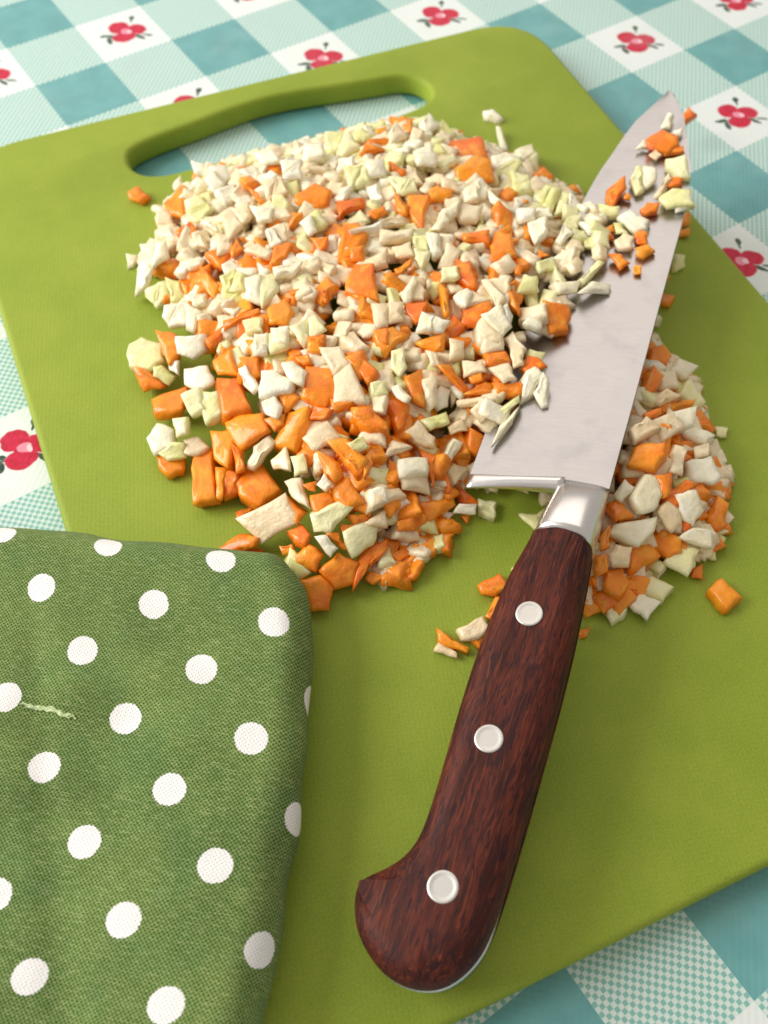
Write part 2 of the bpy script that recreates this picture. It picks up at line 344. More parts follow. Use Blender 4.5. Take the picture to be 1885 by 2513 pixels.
# ---------------------------------------------------------------- traced layout (cells of the tablecloth)
CUT = [
('c',0.093,(-0.1,-0.25,0.96),[(-0.06,-3.055,0.408),(0.067,-3.046,0.424),(0.12,-3.209,0.387),(-0.004,-3.251,0.362),(-0.08,-3.132,0.385)]),
('c',0.134,(-0.22,0.08,0.97),[(0.144,-3.613,0.56),(0.428,-3.539,0.62),(0.398,-3.7,0.626),(0.197,-3.973,0.602),(0.124,-3.82,0.573)]),
('c',0.094,(-0.03,-0.17,0.99),[(-0.036,-4.322,0.774),(0.144,-4.293,0.785),(0.159,-4.429,0.762),(0.113,-4.493,0.75),(-0.042,-4.407,0.76)]),
('c',0.05,(-0.21,-0.16,0.96),[(0.644,-3.362,0.575),(0.72,-3.505,0.567),(0.693,-3.512,0.56),(0.597,-3.424,0.554)]),
('c',0.06,(-0.3,-0.19,0.93),[(0.801,-4.415,1.027),(0.848,-4.53,1.019),(0.863,-4.68,0.994),(0.802,-4.64,0.982)]),
('c',0.159,(-0.25,-0.18,0.95),[(1.127,-4.859,1.079),(1.364,-4.872,1.138),(1.443,-5.048,1.125),(1.336,-5.149,1.078),(1.202,-5.093,1.054),(1.092,-4.931,1.056)]),
('c',0.07,(-0.39,-0.16,0.91),[(0.947,-5.054,1.075),(1.031,-5.138,1.097),(1.018,-5.175,1.085),(0.854,-5.184,1.013)]),
('c',0.075,(-0.22,-0.25,0.94),[(2.133,-4.572,0.997),(2.237,-4.499,1.041),(2.373,-4.669,1.028),(2.228,-4.615,1.008)]),
('c',0.114,(-0.01,-0.24,0.97),[(1.426,-5.223,1.133),(1.699,-5.308,1.116),(1.641,-5.396,1.093),(1.387,-5.365,1.098),(1.329,-5.406,1.087)]),
('c',0.075,(-0.24,-0.23,0.94),[(1.599,-5.508,1.103),(1.774,-5.546,1.139),(1.76,-5.628,1.116),(1.627,-5.609,1.086)]),
('c',0.107,(-0.12,-0.24,0.96),[(0.027,-4.874,0.859),(0.166,-4.913,0.867),(0.255,-5.035,0.848),(0.062,-5.121,0.803)]),
('c',0.069,(0.1,-0.25,0.96),[(0.221,-5.076,0.919),(0.356,-4.948,0.938),(0.364,-5.085,0.902),(0.206,-5.137,0.905)]),
('c',0.108,(-0.08,-0.06,1.0),[(0.617,-5.312,1.041),(0.76,-5.411,1.046),(0.605,-5.549,1.026),(0.438,-5.528,1.014)]),
('c',0.079,(-0.38,-0.1,0.92),[(0.915,-5.49,1.076),(1.049,-5.603,1.119),(0.977,-5.684,1.081),(0.903,-5.671,1.052)]),
('c',0.17,(-0.22,-0.18,0.96),[(1.284,-5.558,1.151),(1.394,-5.642,1.161),(1.39,-5.805,1.129),(1.215,-5.884,1.072),(0.983,-5.894,1.016),(1.108,-5.733,1.076)]),
('c',0.087,(-0.31,-0.26,0.92),[(1.161,-5.857,1.123),(1.271,-5.923,1.141),(1.188,-6.049,1.079),(1.094,-5.975,1.068)]),
('c',0.17,(-0.3,-0.01,0.95),[(1.061,-6.087,1.128),(1.187,-6.216,1.165),(1.001,-6.569,1.101),(0.829,-6.29,1.051),(0.904,-6.175,1.076)]),
('c',0.114,(-0.39,-0.03,0.92),[(-0.085,-4.951,0.791),(-0.054,-5.293,0.791),(-0.173,-5.407,0.736),(-0.203,-5.154,0.733)]),
('c',0.129,(0.0,-0.02,1.0),[(0.1,-6.038,1.028),(0.29,-6.025,1.028),(0.286,-6.206,1.024),(0.147,-6.326,1.022),(0.025,-6.198,1.025)]),
('c',0.094,(-0.28,-0.07,0.96),[(-0.297,-5.848,0.9),(0.023,-5.952,0.986),(0.002,-6.02,0.975),(-0.211,-5.951,0.918),(-0.338,-5.935,0.883)]),
('c',0.073,(-0.27,-0.12,0.96),[(-0.525,-5.877,0.797),(-0.321,-5.863,0.856),(-0.398,-5.961,0.822),(-0.522,-5.972,0.786)]),
('c',0.082,(-0.24,0.09,0.97),[(0.776,-6.818,1.053),(0.877,-6.924,1.088),(0.774,-7.075,1.077),(0.719,-6.99,1.055)]),
('c',0.05,(-0.03,-0.06,1.0),[(0.626,-6.177,1.089),(0.668,-6.204,1.088),(0.588,-6.331,1.079),(0.571,-6.295,1.08)]),
('c',0.05,(-0.48,-0.02,0.88),[(-0.291,-4.868,0.605),(-0.265,-4.974,0.617),(-0.313,-5.056,0.589),(-0.334,-4.999,0.578)]),
('c',0.068,(-0.31,-0.09,0.95),[(0.192,-6.595,1.051),(0.332,-6.676,1.09),(0.285,-6.749,1.067),(0.167,-6.664,1.036)]),
('c',0.05,(-0.12,-0.02,0.99),[(0.392,-5.988,1.056),(0.457,-6.024,1.064),(0.417,-6.074,1.058),(0.369,-6.024,1.053)]),
('c',0.095,(-0.23,0.11,0.97),[(2.946,-3.969,0.795),(3.08,-4.212,0.855),(2.944,-4.389,0.845),(2.913,-4.14,0.808)]),
('c',0.05,(-0.12,-0.17,0.98),[(2.624,-4.156,0.87),(2.736,-4.185,0.879),(2.68,-4.25,0.861),(2.612,-4.192,0.863)]),
('c',0.079,(-0.23,-0.31,0.92),[(2.129,-4.567,0.995),(2.244,-4.496,1.047),(2.372,-4.662,1.024),(2.249,-4.625,1.006)]),
('c',0.069,(-0.25,-0.17,0.95),[(2.25,-4.953,1.105),(2.323,-5.156,1.087),(2.287,-5.193,1.071),(2.201,-5.058,1.073)]),
('c',0.17,(0.02,0.04,1.0),[(3.213,-4.766,0.893),(3.549,-4.904,0.892),(3.396,-5.228,0.908),(3.125,-5.204,0.911),(3.056,-5.01,0.905)]),
('c',0.17,(-0.1,-0.26,0.96),[(2.855,-5.357,1.032),(3.164,-5.313,1.075),(3.26,-5.439,1.052),(3.129,-5.679,0.974),(2.878,-5.585,0.973),(2.811,-5.452,1.002)]),
('c',0.05,(0.24,-0.15,0.96),[(3.643,-4.393,0.615),(3.703,-4.419,0.596),(3.622,-4.527,0.6),(3.553,-4.514,0.619)]),
('c',0.095,(-0.01,-0.25,0.97),[(3.893,-5.512,0.624),(4.064,-5.488,0.632),(4.098,-5.645,0.591),(3.995,-5.712,0.573),(3.923,-5.64,0.591)]),
('c',0.055,(0.11,-0.01,0.99),[(4.194,-5.787,0.503),(4.313,-5.79,0.49),(4.29,-5.938,0.491),(4.176,-5.884,0.504)]),
('c',0.108,(-0.18,-0.25,0.95),[(2.308,-5.571,1.097),(2.443,-5.566,1.123),(2.545,-5.703,1.106),(2.445,-5.753,1.074),(2.298,-5.68,1.066)]),
('c',0.143,(-0.36,-0.04,0.93),[(2.074,-5.557,1.124),(2.228,-5.703,1.178),(2.067,-5.845,1.109),(1.953,-5.98,1.059),(1.959,-5.695,1.073)]),
('c',0.086,(-0.28,0.0,0.96),[(1.998,-5.415,1.124),(1.997,-5.668,1.125),(1.922,-5.745,1.103),(1.873,-5.631,1.089)]),
('c',0.13,(-0.01,-0.36,0.93),[(2.734,-6.163,1.121),(2.831,-6.123,1.138),(2.891,-6.29,1.075),(2.763,-6.437,1.016),(2.637,-6.362,1.043)]),
('c',0.151,(-0.08,-0.02,1.0),[(2.561,-6.42,1.098),(2.658,-6.55,1.103),(2.526,-6.802,1.089),(2.29,-6.717,1.072),(2.389,-6.559,1.082)]),
('c',0.105,(-0.12,-0.08,0.99),[(2.246,-6.285,1.102),(2.482,-6.402,1.122),(2.378,-6.542,1.097),(2.208,-6.366,1.091)]),
('c',0.05,(-0.19,-0.1,0.98),[(2.779,-6.856,1.052),(2.822,-6.967,1.048),(2.704,-6.926,1.03)]),
('c',0.064,(-0.32,-0.07,0.94),[(1.375,-6.322,1.087),(1.56,-6.348,1.148),(1.506,-6.398,1.126),(1.357,-6.395,1.076)]),
('c',0.122,(-0.13,-0.05,0.99),[(1.941,-6.577,1.116),(2.048,-6.659,1.126),(1.937,-6.922,1.099),(1.874,-6.952,1.089),(1.829,-6.76,1.093)]),
('c',0.087,(0.04,-0.07,1.0),[(1.614,-6.74,1.098),(1.663,-6.843,1.089),(1.481,-7.092,1.078),(1.432,-7.09,1.08)]),
('c',0.065,(0.04,-0.22,0.97),[(2.139,-7.176,1.111),(2.138,-7.347,1.072),(2.055,-7.456,1.05),(2.06,-7.31,1.083)]),
('c',0.134,(-0.2,-0.11,0.97),[(1.637,-7.104,1.072),(1.884,-7.18,1.114),(1.842,-7.265,1.096),(1.631,-7.334,1.044),(1.527,-7.23,1.034)]),
('c',0.05,(0.03,-0.17,0.99),[(2.44,-6.912,1.082),(2.485,-6.981,1.069),(2.401,-7.034,1.063),(2.367,-6.993,1.071)]),
('c',0.151,(0.04,-0.26,0.96),[(2.346,-7.457,1.075),(2.549,-7.59,1.031),(2.534,-7.665,1.011),(2.372,-7.815,0.976),(2.213,-7.742,1.003)]),
('c',0.108,(-0.23,-0.01,0.97),[(1.207,-6.742,1.078),(1.371,-6.877,1.114),(1.268,-6.968,1.089),(1.152,-6.993,1.062),(1.14,-6.853,1.061)]),
('c',0.05,(0.03,-0.17,0.98),[(2.575,-6.572,1.092),(2.706,-6.635,1.077),(2.662,-6.663,1.074),(2.554,-6.658,1.078)]),
('c',0.124,(-0.22,-0.09,0.97),[(-0.844,-5.411,0.686),(-0.709,-5.558,0.702),(-0.794,-5.778,0.662),(-0.915,-5.823,0.629),(-0.905,-5.664,0.647)]),
('c',0.113,(-0.49,-0.33,0.8),[(-1.206,-5.547,0.52),(-1.115,-5.665,0.527),(-1.047,-5.91,0.468),(-1.229,-5.802,0.401)]),
('c',0.137,(-0.08,0.13,0.99),[(-1.221,-6.017,0.511),(-0.876,-6.074,0.547),(-0.891,-6.178,0.559),(-1.059,-6.324,0.564),(-1.259,-6.171,0.528)]),
('c',0.116,(-0.31,-0.02,0.95),[(-0.598,-6.147,0.793),(-0.409,-6.156,0.855),(-0.487,-6.454,0.824),(-0.625,-6.296,0.781)]),
('c',0.161,(-0.09,0.03,1.0),[(-0.663,-6.369,0.803),(-0.51,-6.46,0.82),(-0.588,-6.855,0.826),(-0.82,-6.753,0.803)]),
('c',0.102,(-0.14,-0.07,0.99),[(-0.409,-6.373,0.939),(-0.257,-6.462,0.953),(-0.346,-6.628,0.929),(-0.455,-6.639,0.913)]),
('c',0.17,(-0.36,0.11,0.93),[(-0.829,-6.793,0.7),(-0.676,-6.807,0.761),(-0.541,-6.961,0.831),(-0.589,-7.168,0.836),(-0.859,-7.123,0.726),(-0.856,-6.922,0.704)]),
('c',0.098,(-0.3,-0.1,0.95),[(-0.315,-6.871,0.932),(-0.215,-6.979,0.952),(-0.19,-7.088,0.948),(-0.377,-7.12,0.887),(-0.349,-7.015,0.906)]),
('c',0.17,(-0.08,-0.14,0.99),[(0.02,-6.872,1.031),(0.209,-7.014,1.027),(0.068,-7.262,0.979),(-0.058,-7.316,0.961),(-0.173,-7.107,0.981)]),
('c',0.058,(-0.27,-0.03,0.96),[(-0.012,-6.712,1.016),(0.103,-6.769,1.047),(0.073,-6.862,1.035),(0.01,-6.828,1.018)]),
('c',0.093,(-0.1,-0.18,0.98),[(0.189,-6.602,1.074),(0.342,-6.688,1.074),(0.224,-6.814,1.039),(0.127,-6.731,1.044)]),
('c',0.157,(-0.49,-0.03,0.87),[(-0.603,-7.266,0.725),(-0.346,-7.128,0.874),(-0.202,-7.225,0.951),(-0.287,-7.33,0.9),(-0.487,-7.44,0.784)]),
('c',0.083,(-0.37,-0.02,0.93),[(-0.57,-7.006,0.798),(-0.381,-7.125,0.87),(-0.445,-7.199,0.843),(-0.538,-7.198,0.807)]),
('c',0.137,(-0.31,0.0,0.95),[(-0.968,-6.747,0.618),(-0.826,-6.859,0.665),(-0.834,-6.969,0.663),(-1.029,-7.177,0.598),(-1.074,-6.997,0.583)]),
('c',0.087,(-0.13,-0.07,0.99),[(-0.884,-6.991,0.645),(-0.817,-7.126,0.645),(-0.915,-7.293,0.621),(-0.987,-7.263,0.614)]),
('c',0.17,(-0.01,0.01,1.0),[(-1.275,-6.909,0.47),(-1.15,-6.757,0.47),(-1.005,-6.807,0.472),(-1.253,-7.311,0.475),(-1.431,-7.236,0.472)]),
('c',0.09,(-0.06,-0.08,0.99),[(-1.103,-7.067,0.525),(-0.999,-7.136,0.526),(-1.078,-7.212,0.514),(-1.208,-7.377,0.492),(-1.24,-7.324,0.494)]),
('c',0.096,(-0.29,-0.14,0.95),[(-1.057,-7.144,0.526),(-0.965,-7.239,0.54),(-1.055,-7.387,0.49),(-1.186,-7.361,0.453)]),
('c',0.17,(-0.1,0.01,1.0),[(-0.862,-7.18,0.526),(-0.734,-7.275,0.54),(-0.739,-7.591,0.544),(-0.976,-7.628,0.521),(-1.056,-7.424,0.511),(-1.027,-7.311,0.512)]),
('c',0.051,(0.04,0.04,1.0),[(-1.146,-7.488,0.353),(-0.977,-7.505,0.348),(-0.997,-7.539,0.35),(-1.157,-7.571,0.357)]),
('c',0.081,(-0.32,-0.06,0.95),[(-0.792,-7.759,0.689),(-0.724,-8.022,0.695),(-0.838,-8.063,0.654),(-0.845,-8.017,0.654)]),
('c',0.11,(-0.51,0.0,0.86),[(-1.509,-7.725,0.326),(-1.273,-7.769,0.468),(-1.166,-7.927,0.532),(-1.227,-7.966,0.496),(-1.369,-7.896,0.411)]),
('c',0.05,(0.03,-0.0,1.0),[(-1.32,-7.89,0.354),(-1.174,-7.909,0.349),(-1.143,-7.96,0.348),(-1.176,-8.002,0.349)]),
('c',0.085,(-0.23,0.06,0.97),[(-0.919,-8.045,0.588),(-0.792,-8.069,0.62),(-0.787,-8.204,0.629),(-0.874,-8.258,0.612),(-0.922,-8.195,0.597)]),
('c',0.05,(-0.12,-0.17,0.98),[(-0.622,-7.839,0.812),(-0.506,-7.878,0.82),(-0.569,-7.949,0.8),(-0.61,-7.903,0.802)]),
('c',0.097,(-0.11,-0.01,0.99),[(-0.621,-7.947,0.786),(-0.467,-8.039,0.802),(-0.48,-8.114,0.8),(-0.652,-8.165,0.781),(-0.672,-8.057,0.779)]),
('c',0.102,(-0.09,0.01,1.0),[(-0.35,-7.648,0.895),(-0.265,-7.866,0.903),(-0.311,-7.964,0.9),(-0.406,-8.002,0.892),(-0.422,-7.861,0.89)]),
('c',0.125,(0.02,-0.08,1.0),[(-0.441,-8.028,0.847),(-0.251,-7.98,0.846),(-0.287,-8.28,0.823),(-0.441,-8.246,0.83),(-0.462,-8.115,0.84)]),
('c',0.095,(-0.0,-0.15,0.99),[(-0.162,-8.09,0.804),(-0.23,-8.356,0.764),(-0.288,-8.388,0.759),(-0.371,-8.273,0.776)]),
('c',0.14,(-0.32,-0.25,0.91),[(-0.261,-7.667,0.977),(-0.115,-7.745,1.008),(-0.065,-7.997,0.956),(-0.194,-8.057,0.895),(-0.239,-7.881,0.927)]),
('c',0.128,(0.03,-0.05,1.0),[(0.124,-7.462,0.978),(0.291,-7.516,0.97),(0.305,-7.769,0.956),(0.263,-7.831,0.954),(0.096,-7.644,0.969)]),
('c',0.127,(-0.17,0.04,0.98),[(0.399,-6.924,1.036),(0.506,-6.964,1.056),(0.519,-7.286,1.071),(0.373,-7.337,1.048),(0.374,-7.136,1.04)]),
('c',0.052,(0.01,-0.53,0.85),[(-0.439,-8.296,0.756),(-0.295,-8.346,0.724),(-0.282,-8.381,0.703),(-0.414,-8.365,0.714)]),
('c',0.108,(-0.35,-0.19,0.92),[(-1.002,-8.261,0.531),(-0.843,-8.263,0.592),(-0.796,-8.409,0.58),(-0.914,-8.483,0.519),(-1.008,-8.327,0.515)]),
('c',0.148,(-0.28,-0.53,0.8),[(-0.881,-8.514,0.518),(-0.678,-8.499,0.598),(-0.573,-8.634,0.545),(-0.676,-8.738,0.439),(-0.85,-8.68,0.418)]),
('c',0.136,(-0.25,-0.5,0.83),[(-1.072,-8.519,0.538),(-0.917,-8.572,0.553),(-0.877,-8.697,0.49),(-0.982,-8.804,0.394),(-1.111,-8.736,0.395)]),
('c',0.062,(-0.22,-0.53,0.82),[(-0.683,-8.319,0.696),(-0.591,-8.366,0.69),(-0.59,-8.499,0.603),(-0.629,-8.477,0.608)]),
('c',0.05,(-0.08,-0.38,0.92),[(-0.535,-8.308,0.717),(-0.432,-8.365,0.702),(-0.494,-8.379,0.691),(-0.563,-8.404,0.675)]),
('c',0.121,(-0.02,-0.35,0.94),[(-0.522,-8.584,0.541),(-0.347,-8.562,0.552),(-0.231,-8.575,0.549),(-0.279,-8.648,0.521),(-0.562,-8.725,0.488),(-0.71,-8.789,0.461)]),
('c',0.056,(-0.33,-0.13,0.94),[(-0.56,-8.724,0.392),(-0.49,-8.698,0.421),(-0.421,-8.81,0.429),(-0.538,-8.798,0.389)]),
('c',0.05,(-0.6,-0.1,0.79),[(-1.039,-8.088,0.494),(-0.956,-8.159,0.548),(-0.967,-8.204,0.534),(-1.053,-8.167,0.473)]),
('c',0.065,(-0.27,-0.07,0.96),[(0.017,-7.286,0.989),(0.152,-7.447,1.016),(-0.023,-7.406,0.97)]),
('c',0.079,(-0.39,0.17,0.91),[(-0.128,-7.221,0.922),(-0.046,-7.384,0.988),(-0.125,-7.423,0.961),(-0.238,-7.308,0.891)]),
('c',0.1,(-0.01,-0.04,1.0),[(-1.467,-6.575,0.416),(-1.271,-6.746,0.412),(-1.338,-6.839,0.408),(-1.471,-6.821,0.407),(-1.498,-6.669,0.412)]),
('c',0.119,(0.08,-0.32,0.94),[(0.361,-7.019,1.098),(0.544,-7.027,1.079),(0.523,-7.162,1.035),(0.434,-7.256,1.011),(0.34,-7.255,1.019)]),
('c',0.129,(0.02,-0.17,0.99),[(0.752,-6.88,1.087),(0.94,-6.931,1.073),(1.02,-7.081,1.045),(0.906,-7.084,1.048),(0.735,-7.131,1.044),(0.716,-7.015,1.064)]),
('c',0.102,(-0.15,-0.05,0.99),[(1.043,-7.172,1.015),(1.343,-7.245,1.056),(1.219,-7.359,1.032),(1.124,-7.355,1.018)]),
('c',0.121,(0.19,-0.23,0.95),[(0.724,-7.431,0.982),(0.948,-7.412,0.941),(0.733,-7.756,0.903),(0.676,-7.68,0.933)]),
('c',0.118,(0.05,-0.25,0.97),[(0.449,-7.536,0.954),(0.537,-7.565,0.942),(0.618,-7.686,0.907),(0.442,-7.843,0.875),(0.385,-7.828,0.882)]),
('c',0.118,(-0.02,-0.36,0.93),[(0.081,-7.569,0.994),(0.245,-7.54,1.008),(0.278,-7.629,0.975),(0.282,-7.802,0.909),(0.147,-7.747,0.927)]),
('c',0.093,(-0.01,-0.07,1.0),[(1.513,-7.604,0.999),(1.7,-7.702,0.994),(1.67,-7.817,0.985),(1.465,-7.725,0.989)]),
('c',0.104,(-0.05,-0.08,1.0),[(1.413,-7.885,0.901),(1.652,-8.024,0.902),(1.551,-8.136,0.888),(1.378,-8.007,0.889)]),
('c',0.082,(-0.05,-0.27,0.96),[(1.132,-7.841,0.9),(1.358,-7.842,0.911),(1.406,-7.895,0.898),(1.349,-7.973,0.874)]),
('c',0.092,(0.16,-0.44,0.89),[(1.057,-7.525,1.017),(1.17,-7.548,0.985),(1.208,-7.784,0.862),(1.146,-7.811,0.86),(1.096,-7.654,0.946)]),
('c',0.093,(-0.33,-0.07,0.94),[(1.727,-7.92,0.945),(1.84,-7.843,0.99),(1.898,-7.931,1.004),(1.904,-8.052,0.996),(1.73,-7.973,0.942)]),
('c',0.107,(-0.11,-0.47,0.88),[(1.017,-8.099,0.728),(1.143,-8.244,0.666),(1.076,-8.301,0.628),(0.963,-8.323,0.603),(0.909,-8.238,0.641)]),
('c',0.092,(0.03,-0.17,0.98),[(0.503,-8.003,0.715),(0.566,-8.109,0.695),(0.601,-8.157,0.686),(0.409,-8.388,0.65),(0.434,-8.277,0.669)]),
('c',0.063,(0.07,-0.32,0.94),[(0.517,-8.282,0.61),(0.601,-8.321,0.591),(0.55,-8.473,0.542),(0.501,-8.463,0.549)]),
('c',0.082,(-0.02,-0.02,1.0),[(0.665,-8.359,0.384),(0.721,-8.379,0.385),(0.76,-8.63,0.382),(0.707,-8.626,0.381),(0.621,-8.553,0.38)]),
('c',0.119,(0.17,-0.37,0.91),[(0.226,-8.427,0.573),(0.555,-8.494,0.484),(0.541,-8.573,0.454),(0.219,-8.614,0.498)]),
('c',0.065,(0.15,-0.11,0.98),[(-0.055,-7.934,0.906),(0.024,-7.913,0.897),(-0.013,-8.026,0.89),(-0.167,-8.122,0.903)]),
('c',0.082,(0.09,-0.31,0.95),[(-0.214,-7.903,0.955),(-0.067,-7.932,0.932),(-0.071,-8.016,0.904),(-0.192,-8.082,0.894)]),
('c',0.069,(0.32,-0.29,0.9),[(-0.117,-8.356,0.774),(0.041,-8.356,0.718),(0.014,-8.434,0.703),(-0.116,-8.49,0.731)]),
('c',0.084,(0.02,-0.43,0.9),[(-0.085,-8.525,0.649),(0.125,-8.524,0.645),(0.024,-8.654,0.586),(-0.115,-8.588,0.62)]),
('c',0.058,(0.22,-0.31,0.93),[(-0.445,-8.295,0.76),(-0.291,-8.331,0.712),(-0.292,-8.391,0.692),(-0.422,-8.376,0.728)]),
('c',0.05,(-0.02,-0.0,1.0),[(0.545,-8.64,0.35),(0.62,-8.69,0.351),(0.545,-8.734,0.349)]),
('c',0.065,(-0.32,-0.08,0.94),[(1.267,-7.676,0.928),(1.373,-7.757,0.957),(1.332,-7.833,0.937),(1.244,-7.785,0.911)]),
('c',0.105,(-0.0,-0.02,1.0),[(0.076,-8.605,0.407),(0.347,-8.782,0.405),(0.049,-8.828,0.403),(0.02,-8.737,0.404)]),
('c',0.096,(0.02,0.03,1.0),[(-0.108,-8.601,0.391),(-0.035,-8.605,0.389),(-0.108,-8.814,0.396),(-0.221,-8.896,0.401),(-0.275,-8.83,0.401)]),
('c',0.098,(-0.04,0.0,1.0),[(0.234,-9.314,0.394),(0.449,-9.329,0.402),(0.444,-9.468,0.402),(0.297,-9.477,0.397),(0.214,-9.39,0.393)]),
('c',0.069,(-0.02,0.03,1.0),[(0.304,-9.474,0.367),(0.342,-9.52,0.37),(0.149,-9.648,0.371),(0.109,-9.581,0.368)]),
('c',0.079,(0.02,-0.02,1.0),[(-0.306,-9.45,0.383),(-0.183,-9.735,0.375),(-0.229,-9.76,0.375),(-0.359,-9.547,0.382)]),
('c',0.053,(-0.02,-0.03,1.0),[(-0.131,-9.645,0.354),(-0.003,-9.73,0.354),(-0.11,-9.798,0.35)]),
('c',0.05,(0.04,-0.02,1.0),[(0.716,-10.128,0.351),(0.812,-10.141,0.347),(0.723,-10.199,0.35),(0.68,-10.181,0.352)]),
('c',0.107,(0.07,-0.11,0.99),[(3.155,-8.242,0.652),(3.334,-8.27,0.636),(3.312,-8.405,0.623),(3.193,-8.467,0.625),(3.04,-8.368,0.646)]),
('c',0.11,(0.02,-0.18,0.98),[(2.741,-8.558,0.825),(2.896,-8.512,0.831),(2.911,-8.649,0.805),(2.748,-8.726,0.794),(2.589,-8.712,0.799)]),
('c',0.095,(0.09,-0.34,0.94),[(2.699,-8.852,0.76),(3.074,-8.976,0.68),(3.004,-9.01,0.674),(2.836,-8.972,0.704),(2.636,-8.95,0.73)]),
('c',0.059,(0.02,-0.29,0.96),[(2.357,-8.94,0.912),(2.538,-8.966,0.901),(2.501,-9.011,0.888),(2.337,-9.008,0.891)]),
('c',0.059,(0.05,-0.27,0.96),[(2.991,-9.138,0.548),(3.111,-9.162,0.535),(3.119,-9.266,0.505),(3.045,-9.281,0.505)]),
('c',0.149,(-0.2,-0.0,0.98),[(2.031,-9.165,0.892),(2.118,-9.179,0.91),(2.254,-9.291,0.937),(2.186,-9.388,0.922),(2.022,-9.424,0.889),(1.868,-9.26,0.859)]),
('c',0.086,(-0.03,-0.32,0.95),[(2.022,-9.481,0.844),(2.161,-9.526,0.834),(2.045,-9.669,0.781),(1.959,-9.667,0.779)]),
('c',0.103,(-0.01,-0.25,0.97),[(2.048,-9.643,0.745),(2.276,-9.628,0.752),(2.347,-9.714,0.73),(2.203,-9.713,0.728),(2.032,-9.788,0.707),(1.989,-9.672,0.737)]),
('c',0.082,(-0.04,-0.02,1.0),[(2.747,-9.715,0.38),(2.968,-9.607,0.39),(2.827,-9.827,0.381),(2.735,-9.862,0.377)]),
('c',0.114,(-0.06,-0.15,0.99),[(2.419,-9.897,0.491),(2.578,-9.843,0.508),(2.61,-9.949,0.494),(2.439,-10.095,0.462),(2.339,-10.065,0.461),(2.34,-9.965,0.476)]),
('c',0.087,(0.03,0.09,1.0),[(1.517,-9.422,0.742),(1.626,-9.436,0.74),(1.619,-9.647,0.759),(1.47,-9.585,0.758)]),
('c',0.121,(-0.44,-0.11,0.89),[(1.739,-9.837,0.514),(1.855,-9.844,0.57),(1.915,-10,0.58),(1.849,-10.087,0.537),(1.75,-10.062,0.492),(1.714,-9.931,0.491)]),
('c',0.113,(0.05,-0.29,0.95),[(1.494,-9.831,0.583),(1.661,-9.887,0.556),(1.68,-10.014,0.516),(1.438,-10.006,0.532),(1.356,-9.978,0.545)]),
('c',0.111,(0.0,-0.2,0.98),[(1.163,-9.882,0.567),(1.306,-9.935,0.556),(1.272,-10.066,0.529),(1.123,-10.114,0.519),(1.051,-9.998,0.544)]),
('c',0.075,(-0.26,0.14,0.96),[(1.139,-9.722,0.611),(1.227,-9.766,0.642),(1.135,-9.89,0.635),(1.03,-9.869,0.603)]),
('c',0.087,(-0.33,-0.34,0.88),[(0.962,-9.98,0.446),(1.094,-10.007,0.486),(1.121,-10.122,0.451),(0.963,-10.131,0.388)]),
('c',0.054,(0.03,-0.02,1.0),[(1.95,-10.228,0.356),(2.051,-10.238,0.353),(1.944,-10.346,0.353),(1.875,-10.285,0.356)]),
('c',0.11,(-0.02,0.03,1.0),[(1.891,-10.465,0.406),(2.054,-10.447,0.409),(2.07,-10.676,0.415),(1.87,-10.678,0.412)]),
('c',0.05,(-0.25,-0.13,0.96),[(2.035,-9.875,0.625),(2.078,-9.941,0.627),(2.045,-9.982,0.613),(1.979,-9.964,0.598)]),
('c',0.068,(-0.14,0.09,0.99),[(1.281,-9.615,0.677),(1.426,-9.58,0.694),(1.29,-9.735,0.688),(1.205,-9.722,0.675)]),
('c',0.093,(-0.27,-0.16,0.95),[(6.301,-5.463,0.357),(6.554,-5.385,0.443),(6.563,-5.529,0.42),(6.342,-5.543,0.355)]),
('c',0.155,(-0.31,-0.13,0.94),[(4.744,-6.267,1.222),(4.938,-6.288,1.282),(4.993,-6.463,1.277),(4.947,-6.541,1.251),(4.8,-6.543,1.203),(4.707,-6.334,1.201)]),
('c',0.07,(-0.37,-0.06,0.93),[(4.858,-6.486,1.191),(4.975,-6.576,1.231),(4.942,-6.637,1.214),(4.787,-6.516,1.16)]),
('c',0.119,(-0.35,-0.1,0.93),[(3.971,-6.557,1.104),(4.17,-6.56,1.177),(4.092,-6.682,1.135),(3.859,-6.763,1.04),(3.901,-6.627,1.071)]),
('c',0.05,(-0.39,-0.06,0.92),[(4.08,-6.694,1.086),(4.103,-6.763,1.092),(4.06,-6.798,1.071),(4.028,-6.74,1.061)]),
('c',0.073,(-0.32,-0.13,0.94),[(4.524,-6.852,1.206),(4.613,-6.956,1.222),(4.56,-7.002,1.198),(4.436,-6.923,1.167)]),
('c',0.085,(-0.39,-0.02,0.92),[(3.991,-7.007,1.121),(4.09,-6.995,1.163),(4.166,-7.087,1.193),(4.089,-7.146,1.16),(3.986,-7.088,1.118)]),
('c',0.073,(-0.3,-0.05,0.95),[(3.488,-6.917,1.032),(3.645,-6.991,1.077),(3.608,-7.057,1.062),(3.46,-7.011,1.018)]),
('c',0.05,(-0.4,-0.04,0.92),[(3.475,-7.049,1.023),(3.555,-7.06,1.058),(3.545,-7.131,1.05),(3.449,-7.102,1.01)]),
('c',0.076,(-0.28,0.01,0.96),[(3.707,-7.242,1.12),(3.789,-7.273,1.144),(3.796,-7.336,1.147),(3.711,-7.42,1.123),(3.646,-7.352,1.103)]),
('c',0.08,(-0.31,-0.12,0.94),[(3.56,-7.418,1.131),(3.662,-7.458,1.159),(3.673,-7.558,1.15),(3.547,-7.549,1.11),(3.519,-7.47,1.11)]),
('c',0.098,(-0.22,-0.17,0.96),[(4.899,-6.797,0.376),(5.065,-6.768,0.42),(5.173,-6.831,0.434),(5.084,-6.939,0.393),(4.958,-6.921,0.367)]),
